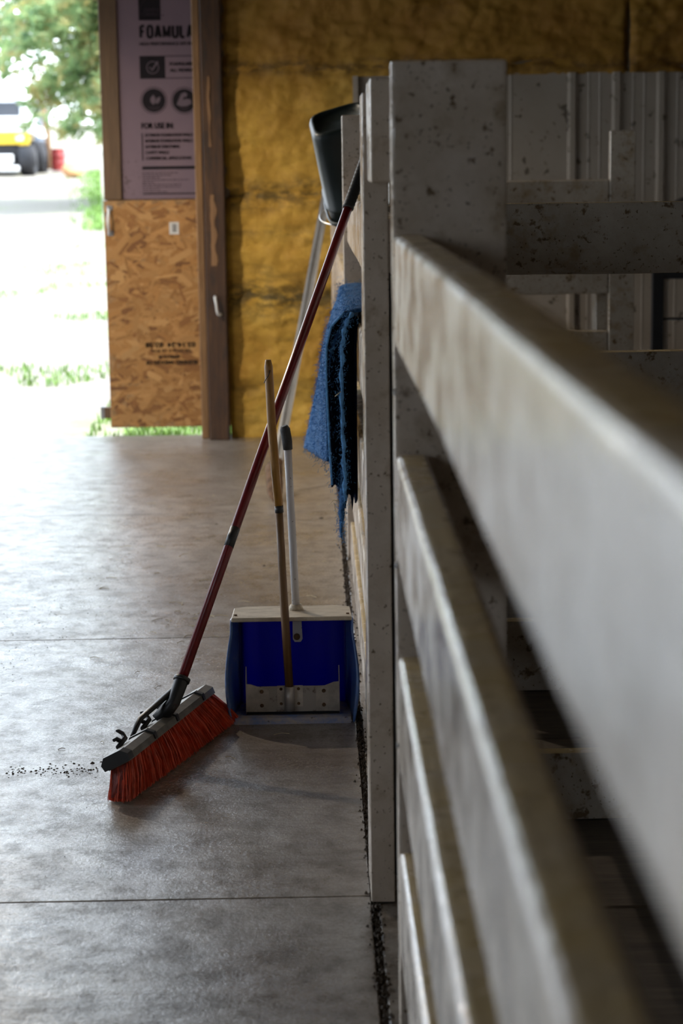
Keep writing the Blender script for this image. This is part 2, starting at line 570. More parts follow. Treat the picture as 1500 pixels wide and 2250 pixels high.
M['leaf_a'] = leaf_mat('pine_needles', [(0.08, 0.15, 0.075), (0.20, 0.32, 0.14), (0.32, 0.43, 0.19), (0.48, 0.38, 0.15), (0.30, 0.42, 0.19)])
M['leaf_b'] = leaf_mat('blue_pine_needles', [(0.10, 0.18, 0.14), (0.20, 0.31, 0.20), (0.33, 0.44, 0.21), (0.46, 0.37, 0.16)])
M['truck_white'] = simple('white_body_paint', (0.75, 0.75, 0.75), 0.3, var=0.05)
M['truck_yellow'] = simple('yellow_body_paint', (0.75, 0.5, 0.03), 0.35, var=0.15, scale=3)
M['tyre'] = simple('tyre_rubber', (0.02, 0.02, 0.024), 0.7, var=0.3)
M['glass_dark'] = simple('dark_glass', (0.03, 0.035, 0.045), 0.1, var=0.1)
M['shed'] = simple('slate_grey_siding', (0.13, 0.155, 0.20), 0.7, var=0.15, scale=2)
M['roof'] = simple('grey_roof', (0.2, 0.2, 0.2), 0.7)
M['red_drum'] = simple('red_drum_paint', (0.32, 0.035, 0.03), 0.45, var=0.35, scale=6)
M['orange_rock'] = simple('orange_sandstone', (0.55, 0.30, 0.14), 0.85, var=0.3, scale=4)
M['dark_shell'] = simple('dark_barn_lining', (0.15, 0.11, 0.07), 0.8, var=0.25, scale=2)
M['shell_white'] = simple('pale_barn_lining', (0.25, 0.21, 0.16), 0.8, var=0.2, scale=2)

# ------------------------------------------------------------------ the setting
FX = 0.125            # aisle face of the stall fence
GAP0, GAP1 = 0.093, 0.108

floor = empty('floor', (0, 4, 0), kind='structure')
JY = [-6.0, -0.72, 1.47, 3.69, 5.875, 8.06, 10.50]
for i in range(len(JY) - 1):
    y0, y1 = JY[i] + 0.002, JY[i + 1] - 0.002
    box('concrete_slab', (LEFT_X + 0.02, y0, -0.1), (GAP0, y1, 0.0), M['concrete'], floor, 0.0025, 2)
box('concrete_slab', (GAP1, -6, -0.1), (0.20, 10.3, -0.004), M['concrete'], floor, 0.003)
my = [-6.0, -0.6, 1.2, 2.42, 3.612, 4.748, 5.9, 7.2, 8.5, 9.7, 10.3]
for i in range(len(my) - 1):
    box('floor_mat', (0.206, my[i] + 0.004, -0.1), (3.35, my[i + 1] - 0.004, -0.002), M['mat'], floor, 0.004)
box('subfloor', (LEFT_X, -6.1, -0.16), (3.4, 10.45, -0.09), M['debris'], floor)
# dirt crumbs packed in the long joint
V, F = [], []
for k in range(5200):
    y = 2.0 + 8.2 * (random.random() ** 1.4)
    x = (GAP0 + GAP1) / 2 + random.gauss(0, 0.007)
    s = random.uniform(0.0015, 0.0055)
    z = random.uniform(-0.012, 0.0035)
    b = len(V)
    a = random.random() * 6.28
    for q in range(3):
        V.append((x + s * math.cos(a + q * 2.1), y + s * 1.4 * math.sin(a + q * 2.1), z - s * 0.4))
    V.append((x, y, z + s * 0.8))
    F += [(b, b + 1, b + 3), (b + 1, b + 2, b + 3), (b + 2, b, b + 3)]
# packed strip below
b = len(V)
for y in (-6.0, 10.3):
    for x in (GAP0 - 0.004, GAP1 + 0.004):
        V.append((x, y, -0.014))
F.append((b, b + 1, b + 3, b + 2))
pydata('joint_dirt', V, F, M['debris'], floor)['kind'] = 'stuff'

# back wall: foam bays round the metal siding, header over the door, all in one plane
wall_back = empty('wall_back', (0, WALL_Y, 0), kind='structure')
FZ = 1.845           # underside of foam above the siding
SX0 = 0.225          # where the siding starts


def foam_sheet(name, x0, x1, z0, z1, step, seed, amp, cut=None):
    nx = max(2, int((x1 - x0) / step)); nz = max(2, int((z1 - z0) / step))
    V, F, idx = [], [], {}
    for j in range(nz + 1):
        for i in range(nx + 1):
            x = x0 + (x1 - x0) * i / nx
            z = z0 + (z1 - z0) * j / nz
            if cut and x > cut[0] + step and z < cut[1] - step: continue
            am = amp * (1.0 + 0.45 * min(1.0, max(0.0, z - 1.5)))
            d = noise.fractal((x * 2.1 + seed, z * 2.6, seed), 1.0, 2.0, 5) * 0.022 * am
            d += noise.fractal((x * 9 + seed, z * 14, 3.1 + seed), 0.9, 2.1, 4) * 0.011 * am
            d += max(0, noise.noise((x * 1.3, z * 5.5 + seed, 7.7))) * 0.03 * am
            d += abs(noise.noise((x * 3.0 + 0.6 * noise.noise((x * 5, z * 5, 2)), z * 11 + seed, 4.4))) * 0.012 * am
            for zc, w_, g_ in ((0.73, 0.018, 0.02), (1.25, 0.02, 0.018), (1.885, 0.009, 0.03), (0.3, 0.03, 0.008)):
                zz = zc + 0.05 * noise.noise((x * 3.0, zc * 9, 1.5))
                m_ = max(0.0, 0.4 + noise.noise((x * 2.5, zc * 5, 9.0)))
                d -= g_ * m_ * math.exp(-((z - zz) / w_) ** 2)
            ed = min(x - x0, x1 - x, z1 - z, (z - z0) + 0.05)
            d -= 0.02 * math.exp(-(ed / 0.015) ** 2)
            idx[(i, j)] = len(V)
            V.append((x, WALL_Y + 0.005 - d, z))
    for j in range(nz):
        for i in range(nx):
            q = [(i, j), (i + 1, j), (i + 1, j + 1), (i, j + 1)]
            if all(k in idx for k in q):
                F.append(tuple(idx[k] for k in q))
    return pydata(name, V, F, M['foam'], wall_back, True)


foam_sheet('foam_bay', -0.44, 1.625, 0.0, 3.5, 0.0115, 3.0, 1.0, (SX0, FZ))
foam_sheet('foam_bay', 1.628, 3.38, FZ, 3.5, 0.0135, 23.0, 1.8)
box('wall_core', (-0.44, WALL_Y + 0.03, 0), (3.4, WALL_Y + 0.14, 4.2), M['dark_shell'], wall_back)
box('wall_core', (LEFT_X, WALL_Y, DOOR_H), (-0.44, WALL_Y + 0.14, 4.2), M['dark_shell'], wall_back)
box('wall_core', (LEFT_X, WALL_Y, 0), (DOOR_X0, WALL_Y + 0.14, DOOR_H), M['dark_shell'], wall_back)
# siding panels with 9-inch ribs
P0 = 0.23
rib = 0.2275
x = P0
first = 1.115 - 4 * rib   # ribs measured at 1.115, 1.342, ...
pan_w = rib * 4
k = 0
while x < 3.3:
    x1 = min(x + pan_w, 3.36)
    prof = [(x, 0.0)]
    r0 = first + math.ceil((x - first) / rib) * rib
    while r0 < x1 - 0.03:
        if r0 > x + 0.02:
            prof += [(r0 - 0.026, 0.0), (r0 - 0.013, 0.019), (r0 + 0.013, 0.019), (r0 + 0.026, 0.0)]
            for mpos in (0.085, 0.142):
                if r0 + mpos < x1 - 0.02:
                    prof += [(r0 + mpos - 0.007, 0.0), (r0 + mpos, 0.003), (r0 + mpos + 0.007, 0.0)]
        r0 += rib
    prof.append((x1 + 0.004, 0.0))
    V, F = [], []
    for z in (0.0, FZ + 0.004):
        for (u, d) in prof:
            V.append((u, WALL_Y + 0.012 - d - 0.0015 * (k % 2), z))
    n_ = len(prof)
    for i in range(n_ - 1):
        F.append((i, i + 1, n_ + i + 1, n_ + i))
    pydata('siding_panel', V, F, M['siding'], wall_back)
    x = x1
    k += 1
box('edge_trim', (SX0 - 0.004, WALL_Y - 0.02, 0), (SX0 + 0.022, WALL_Y + 0.03, FZ), M['siding'], wall_back)

# doorway lumber
trim = empty('trim_1', (-0.52, WALL_Y, 0), kind='structure')
box('jamb_post', (-0.545, 10.27, 0.0), (-0.442, 10.42, 3.45), M['post_wood'], trim, 0.004, 1, 0.003)
box('jamb_board', (-0.590, 10.335, 0.0), (-0.552, 10.54, 3.45), M['trim_wood'], trim, 0.003, 1, 0.002)
# weathered splinter of bare wood on the post face
poly = []
for i in range(15):
    z = 0.90 + 0.36 * i / 14
    poly.append((-0.512 - 0.006 * random.random(), z))
for i in range(14, -1, -1):
    z = 0.90 + 0.36 * i / 14
    poly.append((-0.488 + 0.008 * math.sin(i * 1.3), z))
prism('bare_patch', poly, 1, 10.266, 10.272, M['bare_wood'], trim)
poly2 = [(-0.515 + 0.004 * math.sin(i), 1.5 + 0.05 * i) for i in range(8)] + [(-0.503 + 0.004 * math.cos(i * 2), 1.5 + 0.05 * i) for i in range(7, -1, -1)]
prism('bare_patch', poly2, 1, 10.266, 10.272, M['bare_wood'], trim)
box('header', (DOOR_X0, 10.28, DOOR_H), (-0.44, 10.5, DOOR_H + 0.2), M['trim_wood'], trim)

# the rest of the barn shell, outside the frame
wl = empty('wall_left', (LEFT_X, 4, 0), kind='structure')
box('wall_segment', (LEFT_X - 0.12, -6, 0), (LEFT_X, FILL_Y0, 4.2), M['shell_white'], wl)
box('wall_segment', (LEFT_X - 0.12, FILL_Y1, 0), (LEFT_X, SIDE_Y0, 4.2), M['shell_white'], wl)
box('wall_segment', (LEFT_X - 0.12, FILL_Y0, 0), (LEFT_X, FILL_Y1, FILL_Z0), M['shell_white'], wl)
box('wall_segment', (LEFT_X - 0.12, FILL_Y0, FILL_Z1), (LEFT_X, FILL_Y1, 4.2), M['shell_white'], wl)
box('wall_segment', (LEFT_X - 0.12, SIDE_Y1, 0), (LEFT_X, 10.5, 4.2), M['shell_white'], wl)
box('wall_segment', (LEFT_X - 0.12, SIDE_Y0, SIDE_H), (LEFT_X, SIDE_Y1, 4.2), M['shell_white'], wl)
tag(box('wall_right', (3.4, -6, 0), (3.52, 10.5, 4.2), M['dark_shell']), kind='structure')
tag(box('wall_front', (LEFT_X, -6.12, 0), (3.4, -6.0, 4.2), M['dark_shell']), kind='structure')
tag(box('ceiling', (LEFT_X - 0.12, -6.12, 4.2), (3.52, 10.6, 4.32), M['dark_shell']), kind='structure')

# ------------------------------------------------------------------ sliding door
DY = 10.60
door = empty('door_1', (-0.5, DY + 0.03, 0.03),
             'sliding barn door with raw strand board below and printed foam insulation above', 'door', kind='structure')
DXL, DXR = -1.085, 0.18
core = box('door_core', (DXL + 0.01, DY + 0.02, 0.04), (DXR, DY + 0.055, 3.3), M['osb_base'], door)
box('foam_board', (-0.992, DY + 0.004, 1.238), (DXR, DY + 0.022, 3.28), M['foam_board'], door)
box('stile', (DXL, DY - 0.012, 1.236), (-0.992, DY + 0.03, 3.3), M['stile_wood'], door, 0.003, 1, 0.002)
osb = box('strand_board', (DXL - 0.004, DY - 0.010, 0.032), (DXR, DY + 0.02, 1.232), M['osb_base'], door, 0.002)
# pressed wood strands of the board's face
V, F, C = [], [], []
pal = [(0.42, 0.225, 0.085), (0.37, 0.185, 0.06), (0.29, 0.135, 0.04), (0.48, 0.28, 0.12), (0.21, 0.085, 0.022), (0.40, 0.215, 0.08), (0.13, 0.045, 0.01)]
wts = [5, 5, 5, 3, 3, 5, 2]
for k in range(3000):
    cx_ = random.uniform(DXL + 0.02, DXR - 0.02)
    cz_ = random.uniform(0.05, 1.215)
    L = random.uniform(0.02, 0.075)
    W = random.uniform(0.006, 0.02)
    a = random.gauss(0.15, 0.55) if random.random() < 0.75 else random.uniform(0, 3.14)
    ca, sa = math.cos(a), math.sin(a)
    y = DY - 0.0104 - 0.0012 * random.random()
    b = len(V)
    cc = random.choices(pal, wts)[0]
    j = random.uniform(0.85, 1.12)
    pts = [(-L, -W * 0.6), (-L * 0.7, -W), (L * 0.8, -W * 0.8), (L, -W * 0.1), (L * 0.75, W), (-L * 0.85, W * 0.7)]
    for (u, v) in pts:
        X_ = min(max(cx_ + u * ca - v * sa, DXL), DXR)
        Z_ = min(max(cz_ + u * sa + v * ca, 0.034), 1.230)
        V.append((X_, y + 0.0005 * random.random(), Z_))
        C.append((cc[0] * j, cc[1] * j * 0.95, cc[2] * j * 0.78, 1))
    F.append(tuple(range(b, b + 6)))
st_ = pydata('strands', V, F, M['osb'], osb)
st_['kind'] = 'stuff'
ca_ = st_.data.color_attributes.new('col', 'FLOAT_COLOR', 'POINT')
for i, c_ in enumerate(C):
    ca_.data[i].color = c_

# pull handle on the strand board
hp = [(-1.060, 10.578, 1.19), (-1.062, 10.555, 1.165), (-1.066, 10.548, 1.125), (-1.064, 10.555, 1.09), (-1.060, 10.578, 1.068)]
hd = tube('pull_handle', hp, [0.008, 0.0075, 0.0075, 0.0075, 0.008], M['white_metal'], door, 10)
box('mounting_plate', (-1.073, 10.582, 1.183), (-1.043, 10.592, 1.207), M['steel'], hd, 0.002)
box('mounting_plate', (-1.073, 10.582, 1.05), (-1.043, 10.592, 1.075), M['steel'], hd, 0.002)
# bar-code sticker
stk = box('sticker', (-0.748, DY - 0.0130, 1.053), (-0.698, DY - 0.0118, 1.117), M['label_white'], door)
V, F = [], []
z = 1.066
while z < 1.108:
    h_ = random.uniform(0.001, 0.0035)
    b = len(V)
    V += [(-0.732, DY - 0.0133, z), (-0.71, DY - 0.0133, z), (-0.71, DY - 0.0133, z + h_), (-0.732, DY - 0.0133, z + h_)]
    F.append((b, b + 1, b + 2, b + 3))
    z += h_ + random.uniform(0.0012, 0.003)
pydata('bar_code', V, F, M['print'], stk)
# guide block at the lower outer corner
gb = box('guide_block', (-1.122, DY - 0.004, 0.082), (DXL - 0.004, DY + 0.03, 0.142), M['stile_wood'], door, 0.002)
box('guide_plate', (-1.142, DY - 0.006, 0.080), (-1.122, DY + 0.032, 0.145), M['steel'], gb, 0.001)

DG = None


def text_geo(s, x, z, h, width=None, flip=False, align='LEFT', mirror=False):
    cu = bpy.data.curves.new('t', 'FONT')
    cu.body = s
    cu.size = 1.0
    cu.resolution_u = 3
    o = bpy.data.objects.new('t', cu)
    COL.objects.link(o)
    dg = bpy.context.evaluated_depsgraph_get()
    me = bpy.data.meshes.new_from_object(o.evaluated_get(dg))
    vs_ = [v.co.copy() for v in me.vertices]
    fs = [tuple(p.vertices) for p in me.polygons]
    bpy.data.objects.remove(o)
    bpy.data.meshes.remove(me)
    x0 = min(v.x for v in vs_); x1 = max(v.x for v in vs_)
    z0 = 0.0; z1 = 0.729
    sz = h / z1
    sx_ = (width / (x1 - x0)) if width else sz
    out = []
    for v in vs_:
        u, w = (v.x - x0) * sx_, v.y * sz
        if flip:
            u, w = ((x1 - x0) * sx_ - u), h - w
        out.append(Vector((x + u, 0, z + w)))
    return out, fs


PY = DY + 0.0030      # print plane just proud of the foam board


def put(name, geos, mat, parent, y=PY):
    V, F = join(*geos)
    for v in V:
        v.y = y
    return pydata(name, V, F, mat, parent)


def rect(x0, z0, x1, z1):
    return [(x0, 0, z0), (x1, 0, z0), (x1, 0, z1), (x0, 0, z1)], [(0, 1, 2, 3)]


def bold(s, x, z, h, width, dx=0.0016, flip=False):
    """heavier strokes by overlaying shifted copies"""
    g = text_geo(s, x, z, h, width, flip)
    return join(*[([Vector(v) + Vector((qx, 0, qz)) for v in g[0]], g[1]) for qx, qz in ((0, 0), (dx, 0), (-dx, 0), (0, dx * .6), (0, -dx * .6))])


def ring(cx_, cz_, r0, r1, n=40):
    V, F = [], []
    for i in range(n):
        a = 2 * math.pi * i / n
        V += [(cx_ + r0 * math.cos(a), 0, cz_ + r0 * math.sin(a)), (cx_ + r1 * math.cos(a), 0, cz_ + r1 * math.sin(a))]
    for i in range(n):
        j = (i + 1) % n
        F.append((2 * i, 2 * i + 1, 2 * j + 1, 2 * j))
    return V, F


def disc(cx_, cz_, r, n=40):
    return [(cx_ + r * math.cos(2 * math.pi * i / n), 0, cz_ + r * math.sin(2 * math.pi * i / n)) for i in range(n)], [tuple(range(n))]


def poly(pts):
    return [(x_, 0, z_) for x_, z_ in pts], [tuple(range(len(pts)))]


def stroke(pts, w):
    """flat ribbon along pts"""
    V, F = [], []
    for i, (x_, z_) in enumerate(pts):
        a = pts[max(0, i - 1)]; b_ = pts[min(len(pts) - 1, i + 1)]
        d = Vector((b_[0] - a[0], b_[1] - a[1])).normalized()
        n_ = Vector((-d.y, d.x)) * w / 2
        V += [(x_ + n_.x, 0, z_ + n_.y), (x_ - n_.x, 0, z_ - n_.y)]
    for i in range(len(pts) - 1):
        F.append((2 * i, 2 * i + 1, 2 * i + 3, 2 * i + 2))
    return V, F


# logo square with arc and name
lg = put('logo_square', [rect(-0.876, 2.152, -0.763, 2.275)], M['print'], door)
arc = [(-0.872 + 0.075 * (1 - math.cos(a_)) , 2.185 + 0.088 * math.sin(a_)) for a_ in [0.05 + 1.5 * i / 14 for i in range(15)]]
put('logo_arc', [stroke(arc, 0.0022)], M['print_soft'], lg, PY - 0.0006)
put('logo_name', [text_geo('OWENS', -0.849, 2.195, 0.019, 0.079), text_geo('CORNING', -0.868, 2.172, 0.019, 0.098)], M['print_soft'], lg, PY - 0.0006)
put('logo_dot', [disc(-0.752, 2.177, 0.004, 12)], M['print_soft'], lg)
LET = {'F': (0.80, [[(0, 0), (0, 1)], [(0, 1), (1, 1)], [(0, .53), (.85, .53)]]),
       'O': (1.0, [[(.28, 0), (.06, .12), (0, .3), (0, .7), (.06, .88), (.28, 1), (.72, 1), (.94, .88), (1, .7), (1, .3), (.94, .12), (.72, 0), (.28, 0), (.06, .12)]]),
       'A': (1.05, [[(0, 0), (.42, 1)], [(1, 0), (.58, 1)], [(.2, .28), (.8, .28)], [(.40, 1), (.60, 1)]]),
       'M': (1.3, [[(0, 0), (0, 1)], [(1, 0), (1, 1)], [(.02, 1), (.5, .06)], [(.98, 1), (.5, .06)]]),
       'U': (1.0, [[(0, 1), (0, .3), (.06, .12), (.28, 0), (.72, 0), (.94, .12), (1, .3), (1, 1)]]),
       'L': (0.78, [[(0, 1), (0, 0)], [(0, 0), (1, 0)]]),
       'R': (1.0, [[(0, 0), (0, 1)], [(0, 1), (.7, 1), (.94, .9), (1, .76), (.94, .6), (.7, .5), (0, .5)], [(.5, .5), (1, 0)]])}
geos = []
cx_ = -0.868
for ch in 'FOAMULAR':
    wd, strokes = LET[ch]
    W_ = wd * 0.0235
    for stp in strokes:
        geos.append(stroke([(cx_ + u * W_, 2.0655 + v * 0.0575) for u, v in stp], 0.0148 if ch != 'M' else 0.0118))
    cx_ += W_ + 0.0172
put('lettering', geos, M['print'], door)
put('lettering', [bold('HIGH PERFORMANCE XPS INSULATION', -0.876, 2.025, 0.017, 0.37, 0.0009)], M['print'], door)
# tick panel
tp = put('tick_panel', [rect(-0.879, 1.856, -0.747, 1.972), rect(-0.747, 1.968, -0.45, 1.972), rect(-0.747, 1.856, -0.45, 1.860)], M['print'], door)
put('tick', [ring(-0.812, 1.913, 0.0285, 0.0325), stroke([(-0.828, 1.915), (-0.816, 1.899), (-0.784, 1.943)], 0.008)], M['print_pale'], tp, PY - 0.0006)
put('lettering', [bold('FOAMULAR\u00ae NGX MEETS', -0.722, 1.922, 0.017, 0.235, 0.0014), bold('ALL FEDERAL AND STATE', -0.722, 1.890, 0.017, 0.255, 0.0014)], M['print'], tp)
# round badges: leaf hand and flexed arm
b1 = put('round_badge', [disc(-0.811, 1.745, 0.060), ring(-0.811, 1.745, 0.066, 0.069)], M['print'], door)
put('leaf_mark', [poly([(-0.813, 1.722), (-0.829, 1.74), (-0.828, 1.757), (-0.813, 1.775), (-0.802, 1.757), (-0.803, 1.738)]),
                  poly([(-0.803, 1.733), (-0.796, 1.757), (-0.776, 1.764), (-0.779, 1.742), (-0.794, 1.727)])], M['print_pale'], b1, PY - 0.0006)
put('badge_lines', [rect(-0.845, 1.708, -0.777, 1.712), rect(-0.835, 1.699, -0.787, 1.703)], M['print_soft'], b1, PY - 0.0006)
b2 = put('round_badge', [disc(-0.653, 1.742, 0.060), ring(-0.653, 1.742, 0.066, 0.069)], M['print'], door)
put('arm_mark', [poly([(-0.693, 1.722), (-0.68, 1.752), (-0.668, 1.778), (-0.648, 1.785), (-0.636, 1.776), (-0.64, 1.762), (-0.655, 1.76),
                       (-0.66, 1.743), (-0.645, 1.752), (-0.62, 1.748), (-0.614, 1.727), (-0.64, 1.714), (-0.67, 1.712)])], M['print_pale'], b2, PY - 0.0006)
put('badge_lines', [rect(-0.68, 1.702, -0.63, 1.706), rect(-0.67, 1.693, -0.64, 1.697)], M['print_soft'], b2, PY - 0.0006)
put('lettering', [bold('FOR USE IN:', -0.878, 1.602, 0.030, 0.166, 0.0022)], M['print'], door)
put('list_bar', [rect(-0.880, 1.437, -0.874, 1.578)], M['print'], door)
zz = 1.560
for s_, w_ in (('EXTERIOR FOUNDATION WALLS', 0.248), ('INTERIOR FOUNDATION WALLS', 0.246), ('EXTERIOR SHEATHING', 0.178), ('CAVITY WALLS', 0.122), ('COMMERCIAL APPLICATIONS', 0.238)):
    put('lettering', [bold(s_, -0.861, zz, 0.0165, w_, 0.0011)], M['print'], door)
    zz -= 0.0298
put('print_bar', [rect(-0.882, 1.391, -0.46, 1.407)], M['print'], door)
zz = 1.375
geos = []
for w_ in (0.19, 0.15, 0.095, 0.245, 0.06, 0.2, 0.2, 0.09, 0.13):
    xx = -0.882
    while xx < -0.882 + w_:
        l_ = random.uniform(0.008, 0.026)
        geos.append(rect(xx, zz - 0.0042, min(xx + l_, -0.882 + w_), zz))
        xx += l_ + 0.0045
    zz -= 0.0122
put('small_print', geos, M['print_soft'], door)
put('print_bar', [rect(-0.882, 1.262, -0.46, 1.268)], M['print'], door)
# upside-down mill stamp on the strand board
put('mill_stamp', [bold('03.14-24  02:38', -0.890, 0.458, 0.026, 0.262, 0.0022, True), bold('1R-2314 S 10 7/16', -0.862, 0.434, 0.014, 0.205, 0.0012, True),
                   bold('APPROX M', -0.822, 0.400, 0.017, 0.112, 0.0016, True), bold('BLENDED WEDGES OF', -0.892, 0.368, 0.020, 0.272, 0.0016, True)], M['stamp'], door, DY - 0.0124)

# white hook handle on the jamb post
hk = tube('post_hook', [(-0.500, 10.262, 0.742), (-0.500, 10.245, 0.738), (-0.494, 10.240, 0.70), (-0.492, 10.240, 0.672), (-0.486, 10.243, 0.655), (-0.474, 10.262, 0.652)],
          [0.009, 0.007, 0.006, 0.006, 0.007, 0.009], M['white_metal'], trim, 8)

# ------------------------------------------------------------------ stall fence along the aisle
fence = empty('stall_fence', (FX + 0.03, 4, 0),
              'long white board fence running along the aisle, its near rails blurred on the right', 'fence')
BT = 0.05


def rail_y(y0, y1, top, h=0.172, x=FX, parent=fence, mat='paint_rail'):
    return box('rail', (x, y0, top - h), (x + BT, y1, top), M[mat], parent, 0.014, 4, 0.0028)


# near bay: four rails butting on the wide post
for top in (1.298, 0.960, 0.640, 0.318):
    rail_y(-1.2, 3.048, top)
box('post', (0.1225, 3.05, 0.0), (0.297, 3.10, 1.556), M['paint'], fence, 0.006, 2, 0.003)
box('post', (0.121, -1.26, 0.0), (0.297, -1.20, 1.556), M['paint'], fence, 0.006, 2)
# gate stile seen on edge, with the short cleat above the rails
box('gate_stile', (0.094, 3.655, 0.0), (0.1400, 3.82, 1.53), M['paint'], fence, 0.003, 2, 0.0012)
box('cleat', (0.1015, 3.42, 1.372), (0.142, 3.655, 1.548), M['paint'], fence, 0.006, 3)
box('gap_shade_strip', (0.1402, 3.665, 0.05), (0.1475, 3.80, 1.20), M['black_rubber'], fence)  # black strip added for the dark shade in the gap beside the stile
# bay beyond it
for top in (1.302, 0.960, 0.645, 0.375):
    rail_y(3.825, 7.065, top, 0.172 if top > 0.5 else 0.15, 0.1255)
box('base_board', (0.122, 3.825, 0.0), (0.168, 7.065, 0.135), M['paint'], fence, 0.006, 2, 0.003)
box('post', (0.110, 7.07, 0.0), (0.288, 7.12, 1.572), M['paint'], fence, 0.004, 2, 0.003)
for top in (1.302, 0.960, 0.645, 0.375):
    rail_y(7.123, 10.17, top, 0.172 if top > 0.5 else 0.15, 0.122)
box('base_board', (0.120, 7.123, 0.0), (0.165, 10.17, 0.135), M['paint'], fence, 0.006, 2, 0.003)
box('post', (0.098, 10.18, 0.0), (0.225, 10.225, 1.50), M['paint'], fence, 0.004)
# screws on the rail ends beside the gap
for z in (1.06, 0.79, 0.50):
    tube('screw', [(0.121, 3.03, z), (0.1245, 3.03, z)], 0.005, M['steel'], fence, 8)

# cross partition between the two nearest stalls
pa = empty('stall_partition', (0.9, 5.2, 0),
           'dark speckled board partition crossing behind the near wide post', 'fence', 'cross partitions of the stalls')
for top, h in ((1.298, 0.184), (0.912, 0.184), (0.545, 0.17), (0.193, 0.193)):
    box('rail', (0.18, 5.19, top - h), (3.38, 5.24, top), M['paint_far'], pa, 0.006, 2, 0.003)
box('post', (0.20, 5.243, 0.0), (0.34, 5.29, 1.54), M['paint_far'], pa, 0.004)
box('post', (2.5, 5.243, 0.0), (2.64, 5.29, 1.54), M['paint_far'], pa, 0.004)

pb = empty('stall_partition', (0.9, 8.45, 0),
           'pale board partition with an upright post before the ribbed metal wall', 'fence', 'cross partitions of the stalls')
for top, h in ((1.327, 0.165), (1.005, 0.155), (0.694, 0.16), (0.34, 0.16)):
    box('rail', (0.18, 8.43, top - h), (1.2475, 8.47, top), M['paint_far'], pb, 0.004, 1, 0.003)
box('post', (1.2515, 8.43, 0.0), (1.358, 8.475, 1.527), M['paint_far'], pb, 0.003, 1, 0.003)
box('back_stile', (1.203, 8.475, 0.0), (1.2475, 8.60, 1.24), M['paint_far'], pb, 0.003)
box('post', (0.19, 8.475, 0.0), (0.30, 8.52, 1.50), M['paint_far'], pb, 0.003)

kb = box('kick_plank', (0.21, 4.12, 0.0), (2.6, 4.16, 0.151), M['paint_far'], None, 0.006, 2, 0.004)
tag(kb, 'low dirty plank standing on edge on the dark stall floor', 'plank')

# black steel rack behind the partitions
rk = empty('steel_rack', (1.75, 9.25, 0), 'black steel stand with rounded top and thin cross rod in the far stall', 'rack')
for sx_ in (0, 1):
    x0 = 1.568 + sx_ * 0.40
    box('upright', (x0, 9.2, 0.0), (x0 + 0.053, 9.25, 0.875), M['black_steel'], rk, 0.006, 2)
box('top_bar', (1.568, 9.2, 0.862), (2.021, 9.25, 0.905), M['black_steel'], rk, 0.006, 2)
tube('cross_rod', [(1.60, 9.225, 0.677), (1.99, 9.225, 0.677)], 0.006, M['black_steel'], rk, 8)
tube('cross_rod', [(1.60, 9.225, 0.30), (1.99, 9.225, 0.30)], 0.006, M['black_steel'], rk, 8)
# saddle-shaped rounded top
V, F = [], []
n1, n2 = 28, 14
for i in range(n1 + 1):
    a = math.pi * i / n1
    for j in range(n2):
        b_ = 2 * math.pi * j / n2
        rr = 0.145 + 0.03 * math.cos(b_)
        V.append((1.79 - rr * math.cos(a) * 1.2, 9.225 + 0.09 * math.sin(b_), 1.075 + rr * math.sin(a)))
for i in range(n1):
    for j in range(n2):
        F.append((i * n2 + j, i * n2 + (j + 1) % n2, (i + 1) * n2 + (j + 1) % n2, (i + 1) * n2 + j))
F += [tuple(range(n2 - 1, -1, -1)), tuple(range(n1 * n2, n1 * n2 + n2))]
pydata('rounded_top', V, F, M['black_plastic'], rk, True)
for x0 in (1.60, 1.955):
    tube('strut', [(x0, 9.225, 0.90), (x0 + (0.02 if x0 < 1.7 else 0), 9.225, 1.08)], 0.014, M['black_steel'], rk, 8)

# ------------------------------------------------------------------ red push broom
broom = empty('push_broom', (-0.37, 4.63, 0),
              'red bristled push broom with dark red handle leaning on the fence', 'broom')
en = Vector((0.321, 0.947, 0)).normalized()
nn = Vector((0.947, -0.321, 0)).normalized()
tN, tF = Vector((-0.444, 4.301, 0.003)), Vector((-0.226, 4.945, 0.003))


def tip(s): return tN.lerp(tF, s)


def root(s):
    k_ = 0.022 + 0.034 * s
    r_ = tN.lerp(tF, 0.055 + s * (1 - 0.055 - 0.065))
    return r_ - nn * k_ + Vector((0, 0, 0.074 - 0.004 * s))


ub = (root(0.5) - tip(0.5)).normalized()
ew = (root(1) - root(0)).normalized()
wb = ew.cross(ub).normalized()           # points to the left/back or right
if wb.x < 0: wb = -wb
V, F = [], []
for k in range(11000):
    s = random.random()
    w_ = random.uniform(-1, 1)
    r_ = root(s) + wb * w_ * 0.026
    fl = 0.007 * w_ - 0.006 + random.gauss(0, 0.003)
    end = (s - 0.5) * 0.05 + random.gauss(0, 0.006)
    if s < 0.12 and random.random() < 0.35: end -= random.uniform(0, 0.02)
    t_ = tip(s) + nn * (w_ * 0.019 + fl) + en * end * 0.4
    t_.z = 0.0015 + abs(random.gauss(0, 0.0022)) + max(0.0, w_) * 0.003
    mid = r_.lerp(t_, 0.55) + nn * random.gauss(0, 0.002) + en * random.gauss(0, 0.0025) + (r_ - t_).cross(en).normalized() * -0.003
    hw = 0.0011
    side = en if k % 2 else nn
    b = len(V)
    for q, ww in ((r_, hw), (mid, hw), (t_, hw * 0.7)):
        V += [q - side * ww, q + side * ww]
    F += [(b, b + 1, b + 3, b + 2), (b + 2, b + 3, b + 5, b + 4)]
bo = pydata('bristles', V, F, M['bristle'], broom)
bo['kind'] = 'stuff'
V, F = [], []
